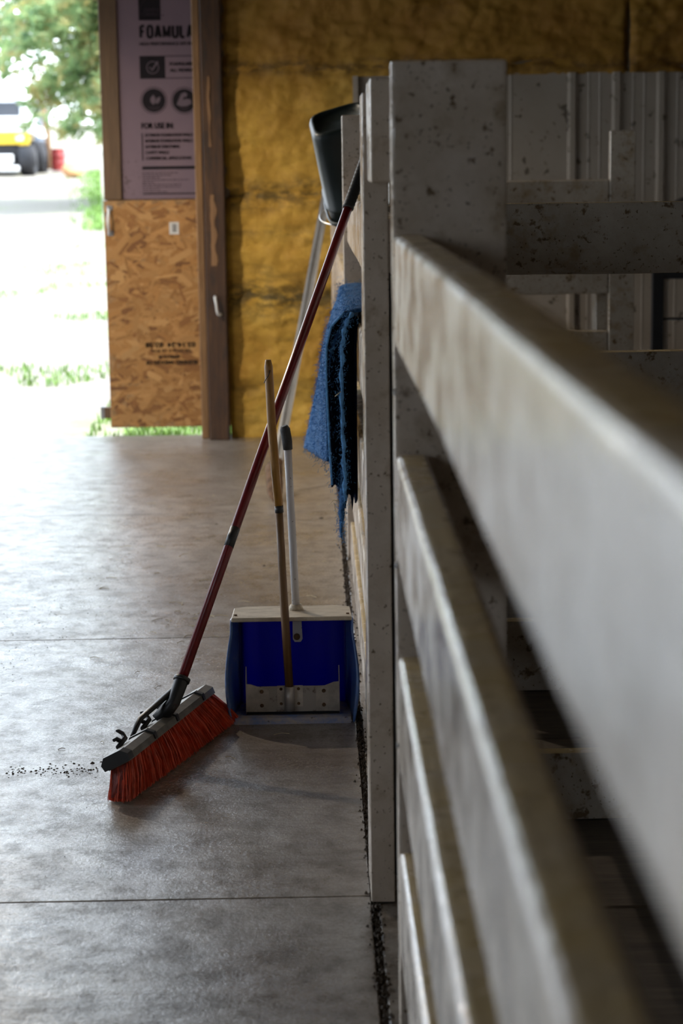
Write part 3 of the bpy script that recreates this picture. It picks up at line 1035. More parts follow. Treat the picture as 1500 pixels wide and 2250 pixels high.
for i in range(13):
    s = i / 12
    for w_, up in ((-0.022, 1), (0.022, 1), (0.014, 0), (-0.026, 0)):
        q = (root(s) + wb * w_) if up else (tip(s) + nn * w_ + Vector((0, 0, 0.006)) + en * (s - 0.5) * 0.012)
        V.append(q)
for i in range(12):
    for k in range(4):
        F.append((i * 4 + k, i * 4 + (k + 1) % 4, (i + 1) * 4 + (k + 1) % 4, (i + 1) * 4 + k))
F += [(3, 2, 1, 0), (48, 49, 50, 51)]
pydata('bristle_filler', V, F, M['bristle_fill'], broom)  # added solid filler, stops light passing through the bristles


def head_pt(s, w_, u_):
    return root(s) + wb * w_ + ub * u_


# block with sloped shoulders
sec = [(-0.032, -0.004), (-0.034, 0.012), (-0.020, 0.026), (0.020, 0.026), (0.034, 0.012), (0.032, -0.004)]
V, F = [], []
ss = [-0.018, 0.0, 0.25, 0.5, 0.75, 1.0, 1.012]
for i, s in enumerate(ss):
    for (w_, u_) in sec:
        f_ = 0.85 if i in (0, len(ss) - 1) else 1.0
        V.append(head_pt(s, w_ * f_, u_ * (f_ if u_ > 0 else 1)))
n_ = len(sec)
for i in range(len(ss) - 1):
    for k in range(n_):
        F.append((i * n_ + k, i * n_ + (k + 1) % n_, (i + 1) * n_ + (k + 1) % n_, (i + 1) * n_ + k))
F += [tuple(range(n_ - 1, -1, -1)), tuple(range((len(ss) - 1) * n_, len(ss) * n_))]
blk = pydata('block', V, F, M['grey_plastic'], broom)


def band(s0, s1, grow, mat, name, parent):
    V, F = [], []
    for s in (s0, s1):
        for (w_, u_) in sec:
            V.append(head_pt(s, w_ + math.copysign(grow, w_), u_ + grow))
    F = [(k, (k + 1) % n_, n_ + (k + 1) % n_, n_ + k) for k in range(n_)] + [tuple(range(n_ - 1, -1, -1)), tuple(range(n_, 2 * n_))]
    return pydata(name, V, F, mat, parent)


band(-0.028, 0.018, 0.0025, M['black_plastic'], 'end_cap', blk)
for s in (0.27, 0.53, 0.86):
    band(s - 0.012, s + 0.012, 0.0035, M['black_plastic'], 'clamp_band', broom)
# handle and socket
hb = Vector((-0.333, 4.66, 0.179))
hc = Vector((0.107, 5.47, 1.306))
hdv = (hc - hb).normalized()
htop = hc + hdv * 0.20
grip0 = hc - hdv * 0.028
tube('handle', [hb - hdv * 0.06, hb.lerp(hc, 0.5), grip0], 0.0125, M['red_handle'], broom, 16)
gp_, gr_ = [], []
N_ = 36
for i in range(N_ + 1):
    gp_.append(grip0.lerp(htop, i / N_))
    gr_.append(0.0148 + (0.0012 if i % 2 else -0.0006) - (0.006 if i == N_ else 0))
tube('grip', gp_, gr_, M['black_rubber'], broom, 16)
foot = head_pt(0.49, 0.0, 0.024)
tube('socket', [hb + hdv * 0.012, hb, hb - hdv * 0.05, foot], [0.0185, 0.0175, 0.016, 0.020], M['black_plastic'], broom, 14)
tube('socket_collar', [hb + hdv * 0.014, hb + hdv * 0.004], 0.0205, M['black_plastic'], broom, 14)
tube('brace', [hb - hdv * 0.02 - nn * 0.012, head_pt(0.42, -0.024, 0.05), head_pt(0.30, -0.026, 0.028)], [0.011, 0.010, 0.006], M['black_plastic'], broom, 10, True, 0.6)
tube('brace', [hb - hdv * 0.04 + nn * 0.006, head_pt(0.54, 0.006, 0.05), head_pt(0.57, 0.02, 0.026)], [0.011, 0.012, 0.010], M['black_plastic'], broom, 10, True, 0.6)
# hooked clamp levers
for s in (0.20, 0.47, 0.80):
    base = head_pt(s, -0.012, 0.026)
    tube('clamp_lever', [head_pt(s - 0.08, -0.02, 0.028), head_pt(s, -0.016, 0.036), head_pt(s + 0.012, -0.02, 0.048), head_pt(s + 0.004, -0.024, 0.058), head_pt(s - 0.008, -0.024, 0.060)],
         [0.006, 0.006, 0.005, 0.0045, 0.003], M['black_plastic'], broom, 8)
    tube('clamp_lever', [head_pt(s - 0.03, -0.018, 0.03), head_pt(s - 0.045, -0.024, 0.046), head_pt(s - 0.062, -0.026, 0.046)],
         [0.006, 0.005, 0.004], M['black_plastic'], broom, 8)
# tape label on the handle
tl0 = hb + hdv * 0.375
tube('tape', [tl0, tl0 + hdv * 0.055], 0.0129, M['black_plastic'], broom, 16)

# ------------------------------------------------------------------ blue upright dustpan
BX, BY = -0.068, 4.915
pan = empty('dustpan', (BX, BY + 0.1, 0), 'blue plastic upright dustpan with white pole and beige top bar', 'dustpan')
HW = 0.152
box('base_plate', (BX - HW, BY, 0.0), (BX + HW, BY + 0.205, 0.006), M['blue_lip'], pan, 0.002)
prism('front_lip', [(BY - 0.004, 0.0), (BY + 0.035, 0.0), (BY + 0.035, 0.013), (BY + 0.012, 0.012)], 0, BX - HW + 0.004, BX + HW - 0.004, M['blue_lip'], pan)
# back panel, gently bowed with shallow flutes
V, F = [], []
nx, nz = 40, 14
for j in range(nz + 1):
    for i in range(nx + 1):
        u = -1 + 2 * i / nx
        z = 0.004 + 0.248 * j / nz
        V.append((BX + u * (HW - 0.012), BY + 0.196 - 0.022 * abs(u) ** 6 + 0.0015 * math.cos(u * 9) + 0.01 * (z / 0.25), z))
for j in range(nz):
    for i in range(nx):
        a = j * (nx + 1) + i
        F.append((a, a + 1, a + nx + 2, a + nx + 1))
bk = pydata('back_panel', V, F, M['blue_back'], pan, True)
sol = bk.modifiers.new('s', 'SOLIDIFY'); sol.thickness = 0.003
# side wings with a bulging front edge
for sgn in (-1, 1):
    prof = []
    N_ = 16
    V, F = [], []
    for j in range(N_ + 1):
        q = j / N_
        z = 0.002 + 0.248 * q
        yf = BY - 0.002 + 0.10 * q ** 2.2 + 0.012 * math.sin(q * math.pi) * 0
        bul = 0.013 * math.sin(min(1, q * 1.15) * math.pi) + 0.004
        yb = BY + 0.195 + 0.010 * q
        for m_ in range(6):
            w_ = m_ / 5
            V.append((BX + sgn * (HW - 0.014 * w_ ** 2 + bul * (1 - w_)), yf + (yb - yf) * w_, z))
    for j in range(N_):
        for m_ in range(5):
            a = j * 6 + m_
            F.append((a, a + 1, a + 7, a + 6) if sgn < 0 else (a, a + 6, a + 7, a + 1))
    sw = pydata('side_wing', V, F, M['blue_side'], pan, True)
    so = sw.modifiers.new('s', 'SOLIDIFY'); so.thickness = 0.0055; so.offset = 0
# beige top bar with chamfered ends
poly_t = [(-0.155, 0.085), (-0.152, 0.205), (-0.12, 0.222), (0.12, 0.222), (0.152, 0.205), (0.155, 0.085)]
tb = prism('top_bar', [(BX + u, BY + v) for u, v in poly_t], 2, 0.247, 0.258, M['beige'], pan, 0.002)
for sgn in (-1, 1):
    tube('screw', [(BX + sgn * 0.145, BY + 0.115, 0.258), (BX + sgn * 0.145, BY + 0.115, 0.261)], 0.004, M['rust'], tb, 8)
hy = BY + 0.178
tube('pole_collar', [(BX + 0.011, hy, 0.257), (BX + 0.011, hy, 0.272)], [0.020, 0.015], M['beige'], pan, 14)
pole_pts = [(BX + 0.011, hy, 0.258), (BX + 0.006, hy + 0.004, 0.42), (BX + 0.001, hy + 0.006, 0.56), (BX - 0.003, hy + 0.006, 0.69)]
tube('pole', pole_pts, [0.0105, 0.0105, 0.0102, 0.0100], M['white_handle'], pan, 14)
tube('grip', [(BX - 0.0025, hy + 0.006, 0.680), (BX - 0.004, hy + 0.006, 0.70), (BX - 0.009, hy + 0.004, 0.733), (BX - 0.012, hy + 0.003, 0.742)],
     [0.0125, 0.0135, 0.0135, 0.009], M['black_rubber'], pan, 14)
# bracket plate with bolt on the back panel
prism('bracket', [(BX + 0.001, 0.25), (BX + 0.001, 0.178), (BX + 0.006, 0.170), (BX + 0.022, 0.170), (BX + 0.027, 0.178), (BX + 0.024, 0.25)], 1, BY + 0.178, BY + 0.182, M['white_handle'], pan, 0.001)
bl = tube('bolt', [(BX + 0.012, BY + 0.179, 0.185), (BX + 0.012, BY + 0.171, 0.185)], 0.0085, M['rust'], pan, 10)

# ------------------------------------------------------------------ metal pan with wooden handle, standing inside the blue one
mp = empty('metal_pan', (BX, BY + 0.08, 0.0065), 'small galvanised pan with long wooden handle standing inside the blue dustpan', 'dustpan')
X0, X1, Y0 = -0.188, 0.052, BY + 0.062
zb = 0.0135
box('back_plate', (X0, Y0, zb), (X1, Y0 + 0.0022, 0.082), M['galv'], mp)
box('tray', (X0, Y0, zb - 0.006), (X1, Y0 + 0.112, zb - 0.0035), M['galv'], mp)
box('hem', (X0, Y0 - 0.002, zb - 0.005), (X1, Y0 + 0.004, zb + 0.001), M['black_steel'], mp)
for sgn, xx in ((-1, X0), (1, X1)):
    pts = [(Y0, zb - 0.004), (Y0, 0.090), (Y0 + 0.03, 0.128), (Y0 + 0.085, 0.05), (Y0 + 0.112, zb - 0.004)]
    fl = prism('side_flange', pts, 0, xx - 0.0012, xx + 0.0012, M['galv'], mp)
tabs = {-1: [(X0, zb + 0.002), (X0 + 0.059, zb + 0.004), (X0 + 0.058, 0.072), (X0 + 0.012, 0.089), (X0, 0.09)],
        1: [(X1, zb + 0.001), (X1 - 0.060, zb + 0.003), (X1 - 0.060, 0.074), (X1 - 0.014, 0.092), (X1, 0.093)]}
for sgn in (-1, 1):
    tbm = prism('corner_tab', tabs[sgn], 1, Y0 - 0.0035, Y0 - 0.0002, M['galv_tab'], mp)
    cx_ = X0 + 0.040 if sgn < 0 else X1 - 0.040
    for z in (0.032, 0.069):
        tube('rivet', [(cx_, Y0 - 0.0035, z), (cx_, Y0 - 0.0065, z)], [0.0052, 0.0038], M['rust'], tbm, 10)
hx = -0.076
sk = box('socket_plate', (hx - 0.032, Y0 - 0.0022, 0.028), (hx + 0.034, Y0 - 0.0002, 0.084), M['galv_tab'], mp)
for dx_ in (-0.022, 0.023):
    for z in (0.036, 0.075):
        tube('rivet', [(hx + dx_, Y0 - 0.0022, z), (hx + dx_, Y0 - 0.0045, z)], [0.0042, 0.0032], M['rust'], sk, 10)
tube('socket', [(hx, Y0 - 0.009, 0.020), (hx, Y0 - 0.009, 0.084)], 0.0135, M['galv'], mp, 14)
wp = [(hx, Y0 - 0.009, 0.072), (-0.083, Y0 - 0.004, 0.235), (-0.0895, Y0 + 0.002, 0.40), (-0.0945, Y0 + 0.006, 0.548)]
wp2 = [(-0.0945, Y0 + 0.006, 0.548), (-0.102, Y0 + 0.010, 0.65), (-0.108, Y0 + 0.014, 0.745), (-0.114, Y0 + 0.018, 0.905), (-0.1145, Y0 + 0.018, 0.923)]
tube('lower_handle', wp, [0.0112, 0.0112, 0.0106, 0.0102], M['handle_wood_dark'], mp, 10)
uh = tube('upper_handle', wp2, [0.0112, 0.0115, 0.0113, 0.0108, 0.007], M['handle_wood'], mp, 8)
tube('tape_band', [(-0.0935, Y0 + 0.0055, 0.535), (-0.0946, Y0 + 0.006, 0.553)], 0.0112, M['black_plastic'], mp, 12)
tube('wire_loop', [(-0.110, Y0 + 0.006, 0.897), (-0.114, Y0 - 0.004, 0.885), (-0.121, Y0 - 0.004, 0.876), (-0.1255, Y0 + 0.004, 0.866)], 0.0012, M['black_steel'], uh, 6)

# ------------------------------------------------------------------ blue felt pad over the second rail
pad = empty('felt_pad', (0.15, 6.2, 0.4), 'shaggy blue felt saddle pad draped over the second fence rail', 'blanket')
RT = 0.960


def sheet(name, y0, y1, left_len, right_len, off, flare, mat, thick, ny=34, ragged=0.0, slant=0.0):
    """cloth wrapped over the rail top; off = gap outside the rail surface"""
    xa, xb = 0.1255 - off, 0.1755 + off
    path = []
    nl = 30
    for i in range(nl, -1, -1):
        path.append(('L', i / nl))
    for i in range(1, 9):
        path.append(('T', i / 9))
    for i in range(0, 13):
        path.append(('R', i / 12))
    V, F = [], []
    for j in range(ny + 1):
        v = j / ny
        y = y0 + (y1 - y0) * v
        rg = ragged * (noise.noise((y * 9, 2.2, off * 90)) + 0.6 * noise.noise((y * 31, 5.2, off * 90)))
        for kind, s in path:
            if kind == 'L':
                L = left_len(v) + rg
                fl = flare(v)
                x = xa - fl * ((1 - (1 - s) ** 5) * (1 - v) + s * v) - 0.014 * math.sin(min(1, s * 3) * math.pi * 0.5)
                z = RT + off - 0.03 * (1 - (1 - min(1, s * 6)) ** 2) * 0 - L * s
                z -= 0.012 * (1 if s > 0.02 else 0)
            elif kind == 'T':
                a = math.pi * s
                xm, hw = (xa + xb) / 2, (xb - xa) / 2
                x = xm - hw * math.cos(a) - 0.006 * (1 - s)
                z = RT + off + 0.012 * math.sin(a)
            else:
                x = xb + 0.004 * s
                z = RT + off - 0.012 - right_len(v) * s
            wv = noise.noise((y * 5, z * 4, off * 40)) * 0.007 + noise.noise((y * 40, z * 40, off * 40)) * 0.0022
            V.append((x + (wv if kind != 'R' else abs(wv)) - (0.004 if kind == 'L' else 0), y + slant * s * (1 if kind == 'L' else 0) + 0.006 * noise.noise((z * 20, y, 3)), z + (abs(wv) if kind == 'T' else 0)))
    w = len(path)
    for j in range(ny):
        for i in range(w - 1):
            a = j * w + i
            F.append((a, a + w, a + w + 1, a + 1))
    o = pydata(name, V, F, mat, pad, True)
    s_ = o.modifiers.new('s', 'SOLIDIFY')
    s_.thickness = thick
    s_.offset = 0
    return o


# outer quilted layer: bulges at its near edge, falls in a wide flare at its far end
outer = sheet('outer_layer', 5.62, 6.85, lambda v: 0.405 + 0.135 * v, lambda v: 0.36, 0.026,
              lambda v: 0.046 + 0.070 * v, M['felt'], 0.010, 44)


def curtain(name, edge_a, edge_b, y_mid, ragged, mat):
    """near end of the pad: near-black sheet for the deep shade between two hanging edges"""
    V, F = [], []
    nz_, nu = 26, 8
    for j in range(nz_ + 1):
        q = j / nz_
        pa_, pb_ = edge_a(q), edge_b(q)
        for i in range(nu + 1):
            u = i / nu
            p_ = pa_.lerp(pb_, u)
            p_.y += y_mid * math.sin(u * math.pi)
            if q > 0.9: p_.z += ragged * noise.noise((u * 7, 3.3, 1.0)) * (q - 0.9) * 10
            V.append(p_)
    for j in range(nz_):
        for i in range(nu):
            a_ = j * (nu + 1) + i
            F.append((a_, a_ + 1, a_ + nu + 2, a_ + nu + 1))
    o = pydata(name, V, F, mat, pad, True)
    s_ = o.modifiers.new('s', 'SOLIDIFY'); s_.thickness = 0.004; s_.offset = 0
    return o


def lerp_path(pts):
    def f(q):
        k_ = min(len(pts) - 2, int(q * (len(pts) - 1)))
        w_ = q * (len(pts) - 1) - k_
        return Vector(pts[k_]).lerp(Vector(pts[k_ + 1]), w_)
    return f


eA = lerp_path([(0.088, 5.60, 0.995), (0.050, 5.60, 0.955), (0.036, 5.60, 0.90), (0.034, 5.60, 0.82), (0.037, 5.60, 0.72), (0.041, 5.60, 0.61), (0.046, 5.60, 0.505)])
eB = lerp_path([(0.110, 5.59, 0.995), (0.088, 5.59, 0.955), (0.080, 5.59, 0.90), (0.077, 5.59, 0.80), (0.078, 5.59, 0.69), (0.081, 5.59, 0.57), (0.083, 5.59, 0.46)])
eC = lerp_path([(0.128, 5.62, 0.972), (0.122, 5.62, 0.94), (0.120, 5.63, 0.88), (0.120, 5.64, 0.78), (0.119, 5.64, 0.66), (0.119, 5.64, 0.54), (0.118, 5.64, 0.42)])
inner = curtain('shade_fold', eA, eB, 0.05, 0.03, M['felt_shade'])
curtain('shade_fold', eB, eC, 0.05, 0.09, M['felt_shade'])
tube('edge_roll', [eA(i / 24) for i in range(25)], 0.0035, M['felt_fibre'], pad, 6)  # lit edge of the fold, put into the paler felt colour
roll = tube('edge_roll', [eB(i / 30) + Vector((0.002 * math.sin(i * 1.7), 0, 0)) for i in range(31)], [0.006 + 0.0025 * math.sin(i * 2.3) for i in range(31)], M['felt_fibre'], pad, 6)
# hem line and stall-side fall
tube('hem', [(0.048, 5.8, 0.565), (0.028, 6.1, 0.530), (0.0, 6.5, 0.487), (-0.020, 6.8, 0.452)], 0.005, M['felt'], pad, 6)
# torn strip hanging lowest at the near edge
V, F = [], []
for i in range(26):
    s = i / 25
    z = 0.55 - 0.20 * s
    w_ = 0.009 * (1 - 0.75 * max(0, s - 0.7) / 0.3)
    xc = 0.080 - 0.010 * s
    yc = 5.60 + 0.01 * math.sin(s * 7)
    for dx_, dy_ in ((-w_, 0.0), (w_ * 0.6, -0.012), (w_, 0.02), (-w_ * 0.6, 0.03)):
        V.append((xc + dx_ + 0.003 * noise.noise((z * 25, dx_ * 50, 1)), yc + dy_, z + 0.004 * noise.noise((z * 40, 4, dx_ * 80))))
for i in range(25):
    for k in range(4):
        F.append((i * 4 + k, (i + 1) * 4 + k, (i + 1) * 4 + (k + 1) % 4, i * 4 + (k + 1) % 4))
F += [(0, 1, 2, 3), (103, 102, 101, 100)]
strip = pydata('torn_strip', V, F, M['felt'], pad, True)
# fibres standing off the felt edges
V, F = [], []
dg = bpy.context.evaluated_depsgraph_get()


def fibres(o, n, length, pick):
    me = o.data
    cand = [i for i, v in enumerate(me.vertices) if pick(v.co)]
    for k in range(n):
        c_ = me.vertices[random.choice(cand)].co.copy()
        c_ += Vector((random.gauss(0, 0.006), random.gauss(0, 0.008), random.gauss(0, 0.012)))
        d = Vector((random.gauss(-0.5, 0.5), random.gauss(-0.4, 0.5), random.gauss(-0.3, 0.7))).normalized()
        e_ = c_ + d * length * random.uniform(0.3, 1.0)
        m_ = (c_ + e_) / 2 + Vector((random.gauss(0, 0.002), random.gauss(0, 0.002), random.gauss(0, 0.003)))
        s_ = d.cross(Vector((0, 1, 0.2))).normalized() * 0.0005
        b = len(V)
        for q in (c_, m_, e_):
            V.extend([q - s_, q + s_])
        F.extend([(b, b + 1, b + 3, b + 2), (b + 2, b + 3, b + 5, b + 4)])


fibres(outer, 2600, 0.018, lambda c: c.y > 5.9 and c.x < 0.12)
fibres(outer, 1500, 0.014, lambda c: c.y < 5.78 and c.x < 0.13)
fibres(outer, 900, 0.014, lambda c: c.z > 0.95)
fibres(inner, 500, 0.014, lambda c: c.x < 0.06)
fibres(roll, 800, 0.009, lambda c: True)
fibres(strip, 500, 0.009, lambda c: True)
fo = pydata('fibres', V, F, M['felt_fibre'], pad)
fo['kind'] = 'stuff'
# hay caught in the felt
for k, (a, b_, c_) in enumerate([((0.005, 6.45, 0.63), (0.03, 6.42, 0.53), (0.066, 6.40, 0.45)),
                                 ((0.018, 6.45, 0.56), (0.03, 6.43, 0.47), (0.032, 6.42, 0.42)),
                                 ((0.066, 6.40, 0.45), (0.05, 6.40, 0.425), (0.03, 6.40, 0.41)),
                                 ((0.058, 5.58, 0.76), (0.066, 5.57, 0.768), (0.075, 5.57, 0.775)),
                                 ((0.035, 5.58, 0.45), (0.05, 5.58, 0.465), (0.062, 5.58, 0.462)),
                                 ((0.05, 5.57, 0.46), (0.056, 5.57, 0.43), (0.066, 5.57, 0.41))]):
    tube('hay_stem', [a, b_, c_], 0.0011 + 0.0006 * (k < 2), M['hay'], pad, 5)

# ------------------------------------------------------------------ overturned bucket hooked on the top rail
bu = empty('bucket', (0.16, 7.42, 1.25), 'dark green bucket hung upside down over the top rail behind the far post', 'bucket')
axis = Vector((-0.24, -0.42, 0.88)).normalized()
bxv = Vector((1, 0, 0.27)); bxv = (bxv - axis * bxv.dot(axis)).normalized()
byv = axis.cross(bxv).normalized()
RC = Vector((0.188, 7.475, 1.262))


def bring(h, r, power=5.0, n=40):
    out = []
    for k in range(n):
        a = 2 * math.pi * k / n
        ca, sa = math.cos(a), math.sin(a)
        q = r / ((abs(ca) ** power + abs(sa) ** power) ** (1 / power))
        out.append(RC + axis * h + bxv * q * ca + byv * q * sa)
    return out


levels = [(0.0, 0.128), (0.048, 0.126), (0.05, 0.133), (0.056, 0.133), (0.06, 0.128), (0.30, 0.112), (0.33, 0.110), (0.345, 0.103), (0.352, 0.094), (0.348, 0.088), (0.342, 0.086)]
V, F = [], []
for h_, r_ in levels:
    V += bring(h_, r_)
n_ = 40
for i in range(len(levels) - 1):
    for k in range(n_):
        F.append((i * n_ + k, i * n_ + (k + 1) % n_, (i + 1) * n_ + (k + 1) % n_, (i + 1) * n_ + k))
F.append(tuple(range((len(levels) - 1) * n_, len(levels) * n_)))
bb = pydata('body', V, F, M['bucket'], bu, True)
so = bb.modifiers.new('s', 'SOLIDIFY'); so.thickness = 0.004; so.offset = -1
V, F = [], []
for h_, r_ in [(0.0, 0.129), (-0.006, 0.135), (0.006, 0.139), (0.012, 0.131)]:
    V += bring(h_, r_)
for i in range(4):
    for k in range(n_):
        F.append((i * n_ + k, i * n_ + (k + 1) % n_, ((i + 1) % 4) * n_ + (k + 1) % n_, ((i + 1) % 4) * n_ + k))
pydata('rim', V, F, M['bucket'], bu, True)
bail = []
for i in range(25):
    a = math.pi * (0.5 + 1.0 * i / 24)
    p_ = RC + bxv * 0.165 * math.cos(a) + byv * 0.14 * math.sin(a) - axis * (0.012 + 0.004 * math.sin(i * 0.26))
    bail.append(p_)
tube('wire_bail', bail, 0.003, M['wire'], bu, 8)
for sg in (1, -1):
    c0 = RC + byv * 0.138 * sg + axis * 0.01
    tube('bail_ear', [c0, c0 + byv * 0.012 * sg], 0.014, M['wire'], bu, 10)

# ------------------------------------------------------------------ spade with the pale metal shaft
sp_ = empty('spade', (-0.18, 8.6, 0), 'spade with pale aluminium shaft and rust brown blade leaning by the far rails', 'spade')
s0 = Vector((-0.172, 8.56, 0.10)); s1 = Vector((0.098, 9.86, 1.37))
sd = (s1 - s0).normalized()
# channel profile shaft
sx_ = Vector((1, 0, 0)); sx_ = (sx_ - sd * sx_.dot(sd)).normalized(); sy_ = sd.cross(sx_).normalized()
prof = [(-0.021, 0.010), (-0.021, -0.010), (-0.010, -0.012), (-0.008, -0.006), (0.008, -0.006), (0.010, -0.012), (0.021, -0.010), (0.021, 0.010)]
V = [p_ + sx_ * u + sy_ * v for p_ in (s0, s1 + sd * 0.06) for u, v in prof]
n_ = len(prof)
F = [(k, (k + 1) % n_, n_ + (k + 1) % n_, n_ + k) for k in range(n_)] + [tuple(range(n_ - 1, -1, -1)), tuple(range(n_, 2 * n_))]
pydata('shaft', V, F, M['alu'], sp_)
tube('blade_socket', [s0 + sd * 0.05, s0 - sd * 0.02], [0.024, 0.026], M['rust'], sp_, 12)
V, F = [], []
for j in range(9):
    q = j / 8
    p_ = Vector((-0.180, 8.52, 0.120)).lerp(Vector((-0.172, 8.27, 0.006)), q)
    hw = 0.042 * (1 - 0.15 * q) if q < 0.7 else 0.042 * 0.9 * (1 - ((q - 0.7) / 0.3) ** 2 * 0.7)
    for i in range(7):
        u = -1 + 2 * i / 6
        V.append(p_ + Vector((u * hw * 0.9 + 0.003 * noise.noise((q * 9, u * 5, 0)), 0.02 * u * u, 0.026 * (1 - u * u) * (1 - q) + 0.003 * noise.noise((q * 7, u * 4, 3)))))
for j in range(8):
    for i in range(6):
        a = j * 7 + i
        F.append((a, a + 1, a + 8, a + 7))
bd = pydata('blade', V, F, M['rust'], sp_, True)
so = bd.modifiers.new('s', 'SOLIDIFY'); so.thickness = 0.004; so.offset = 1

# ------------------------------------------------------------------ loose litter on the floor
V, F = [], []


def crumb(x, y, s):
    b = len(V)
    a = random.random() * 6.28
    for q in range(4):
        V.append((x + s * math.cos(a + q * 1.57) * random.uniform(.6, 1.2), y + s * math.sin(a + q * 1.57) * random.uniform(.6, 1.2), 0.0002))
    V.append((x, y, s * random.uniform(0.3, 0.8)))
    F.extend([(b, b + 1, b + 4), (b + 1, b + 2, b + 4), (b + 2, b + 3, b + 4), (b + 3, b, b + 4)])


for k in range(1400):
    y = random.uniform(4.2, 9.0)
    crumb(-0.95 + 0.15 * math.sin(y * 1.1) + random.gauss(0, 0.10) + 0.05 * (y - 6), y, random.uniform(0.0008, 0.003))
for k in range(130):
    crumb(random.uniform(-0.74, -0.52), 4.545 + random.gauss(0, 0.022), random.uniform(0.001, 0.0045))
for k in range(500):
    crumb(random.uniform(-1.2, 0.08), random.uniform(3.2, 9.5), random.uniform(0.0006, 0.0022))
for (x, y, s) in ((-0.545, 4.60, 0.008), (-0.525, 4.61, 0.005), (-0.49, 4.62, 0.004), (-0.505, 4.65, 0.004), (-0.12, 5.86, 0.006), (-0.40, 7.8, 0.008), (0.02, 7.9, 0.012), (-0.19, 6.95, 0.007)):
    crumb(x, y, s)
tag(pydata('floor_grit', V, F, M['debris']), 'dark grit and crumbs scattered over the concrete aisle', 'dirt', kind='stuff')
V, F = [], []
for k in range(90):
    y = random.uniform(4.6, 8.5)
    x = random.uniform(-0.75, 0.02) if k > 25 else random.gauss(-0.35, 0.08)
    if k <= 25: y = random.gauss(6.05, 0.15)
    a = random.uniform(-0.6, 0.6) + (1.2 if random.random() < 0.2 else 0)
    L = random.uniform(0.008, 0.045)
    p0 = Vector((x, y, 0.0015)); p1 = p0 + Vector((math.cos(a) * L, math.sin(a) * L * 1.6, 0.001)); pm = (p0 + p1) / 2 + Vector((0, 0.004, 0.002))
    g = tube_geo([p0, pm, p1], 0.0009, 4)
    b = len(V)
    V += g[0]; F += [tuple(i + b for i in f_) for f_ in g[1]]
tag(pydata('loose_hay', V, F, M['hay']), 'stray hay stalks lying on the concrete aisle', 'hay', kind='stuff')

# ------------------------------------------------------------------ pendant lamp in the aisle (out of frame, casts the handle's shadow)
lm = empty('pendant_lamp', (-2.3, 8.3, 2.9), 'enamel pendant barn lamp hanging over the aisle', 'lamp')
V, F = [], []
prof = [(0.03, 0.16), (0.035, 0.12), (0.09, 0.09), (0.17, 0.02), (0.175, 0.0)]
for r_, z_ in prof:
    for k in range(24):
        V.append((-2.3 + r_ * math.cos(k * math.pi / 12), 8.3 + r_ * math.sin(k * math.pi / 12), 2.9 + z_))
for i in range(4):
    for k in range(24):
        F.append((i * 24 + k, i * 24 + (k + 1) % 24, (i + 1) * 24 + (k + 1) % 24, (i + 1) * 24 + k))
sh = pydata('shade', V, F, M['shed'], lm, True)
so = sh.modifiers.new('s', 'SOLIDIFY'); so.thickness = 0.003
tube('cord', [(-2.3, 8.3, 3.05), (-2.3, 8.3, 4.2)], 0.006, M['black_rubber'], lm, 8)
ld = bpy.data.lights.new('bulb_light', 'POINT')
ld.energy = 190
ld.color = (1.0, 0.86, 0.68)
ld.shadow_soft_size = 0.03
lo = bpy.data.objects.new('bulb_light', ld)
COL.objects.link(lo)
lo.parent = lm
lo.location = (0, 0, 0.08)

# ------------------------------------------------------------------ outside


def gz(y):
    if y < 55: return -0.055 + max(0, y - 11.2) * 0.0293
    return -0.055 + 43.8 * 0.0293 + (y - 55) * 0.034


V, F = [], []
ys = [10.5 + 0.35 * i for i in range(30)] + [21 + 3 * i for i in range(48)]
xs = [-90 + 4 * i for i in range(20)] + [-10 + 0.5 * i for i in range(41)] + [12 + 4 * i for i in range(22)]
for y in ys:
    for x in xs:
        far = min(1, max(0, (y - 11) / 20))
        V.append((x, y, gz(y) + 0.012 * noise.noise((x * 1.7, y * 1.7, 0)) + 0.12 * far * noise.noise((x * 0.11, y * 0.11, 3))))
for j in range(len(ys) - 1):
    for i in range(len(xs) - 1):
        a = j * len(xs) + i
        F.append((a, a + 1, a + len(xs) + 1, a + len(xs)))
gr = pydata('ground', V, F, M['ground'], None, True)
tag(gr, kind='structure')
tag(box('ground_side', (-60, -30, -0.3), (LEFT_X - 0.13, 10.5, -0.06), M['ground']), kind='structure')

# grass tufts by the door and on the drive
V, F = [], []


def blade(x, y, z, h, w):
    a = random.random() * 6.28
    lx, ly = math.cos(a) * h * random.uniform(0.1, 0.7), math.sin(a) * h * random.uniform(0.1, 0.7)
    wx, wy = -math.sin(a) * w, math.cos(a) * w
    b = len(V)
    V.extend([(x - wx, y - wy, z), (x + wx, y + wy, z), (x + lx * .4 + wx * .8, y + ly * .4 + wy * .8, z + h * .65), (x + lx * .4 - wx * .8, y + ly * .4 - wy * .8, z + h * .65), (x + lx, y + ly, z + h)])
    F.extend([(b, b + 1, b + 2, b + 3), (b + 3, b + 2, b + 4)])


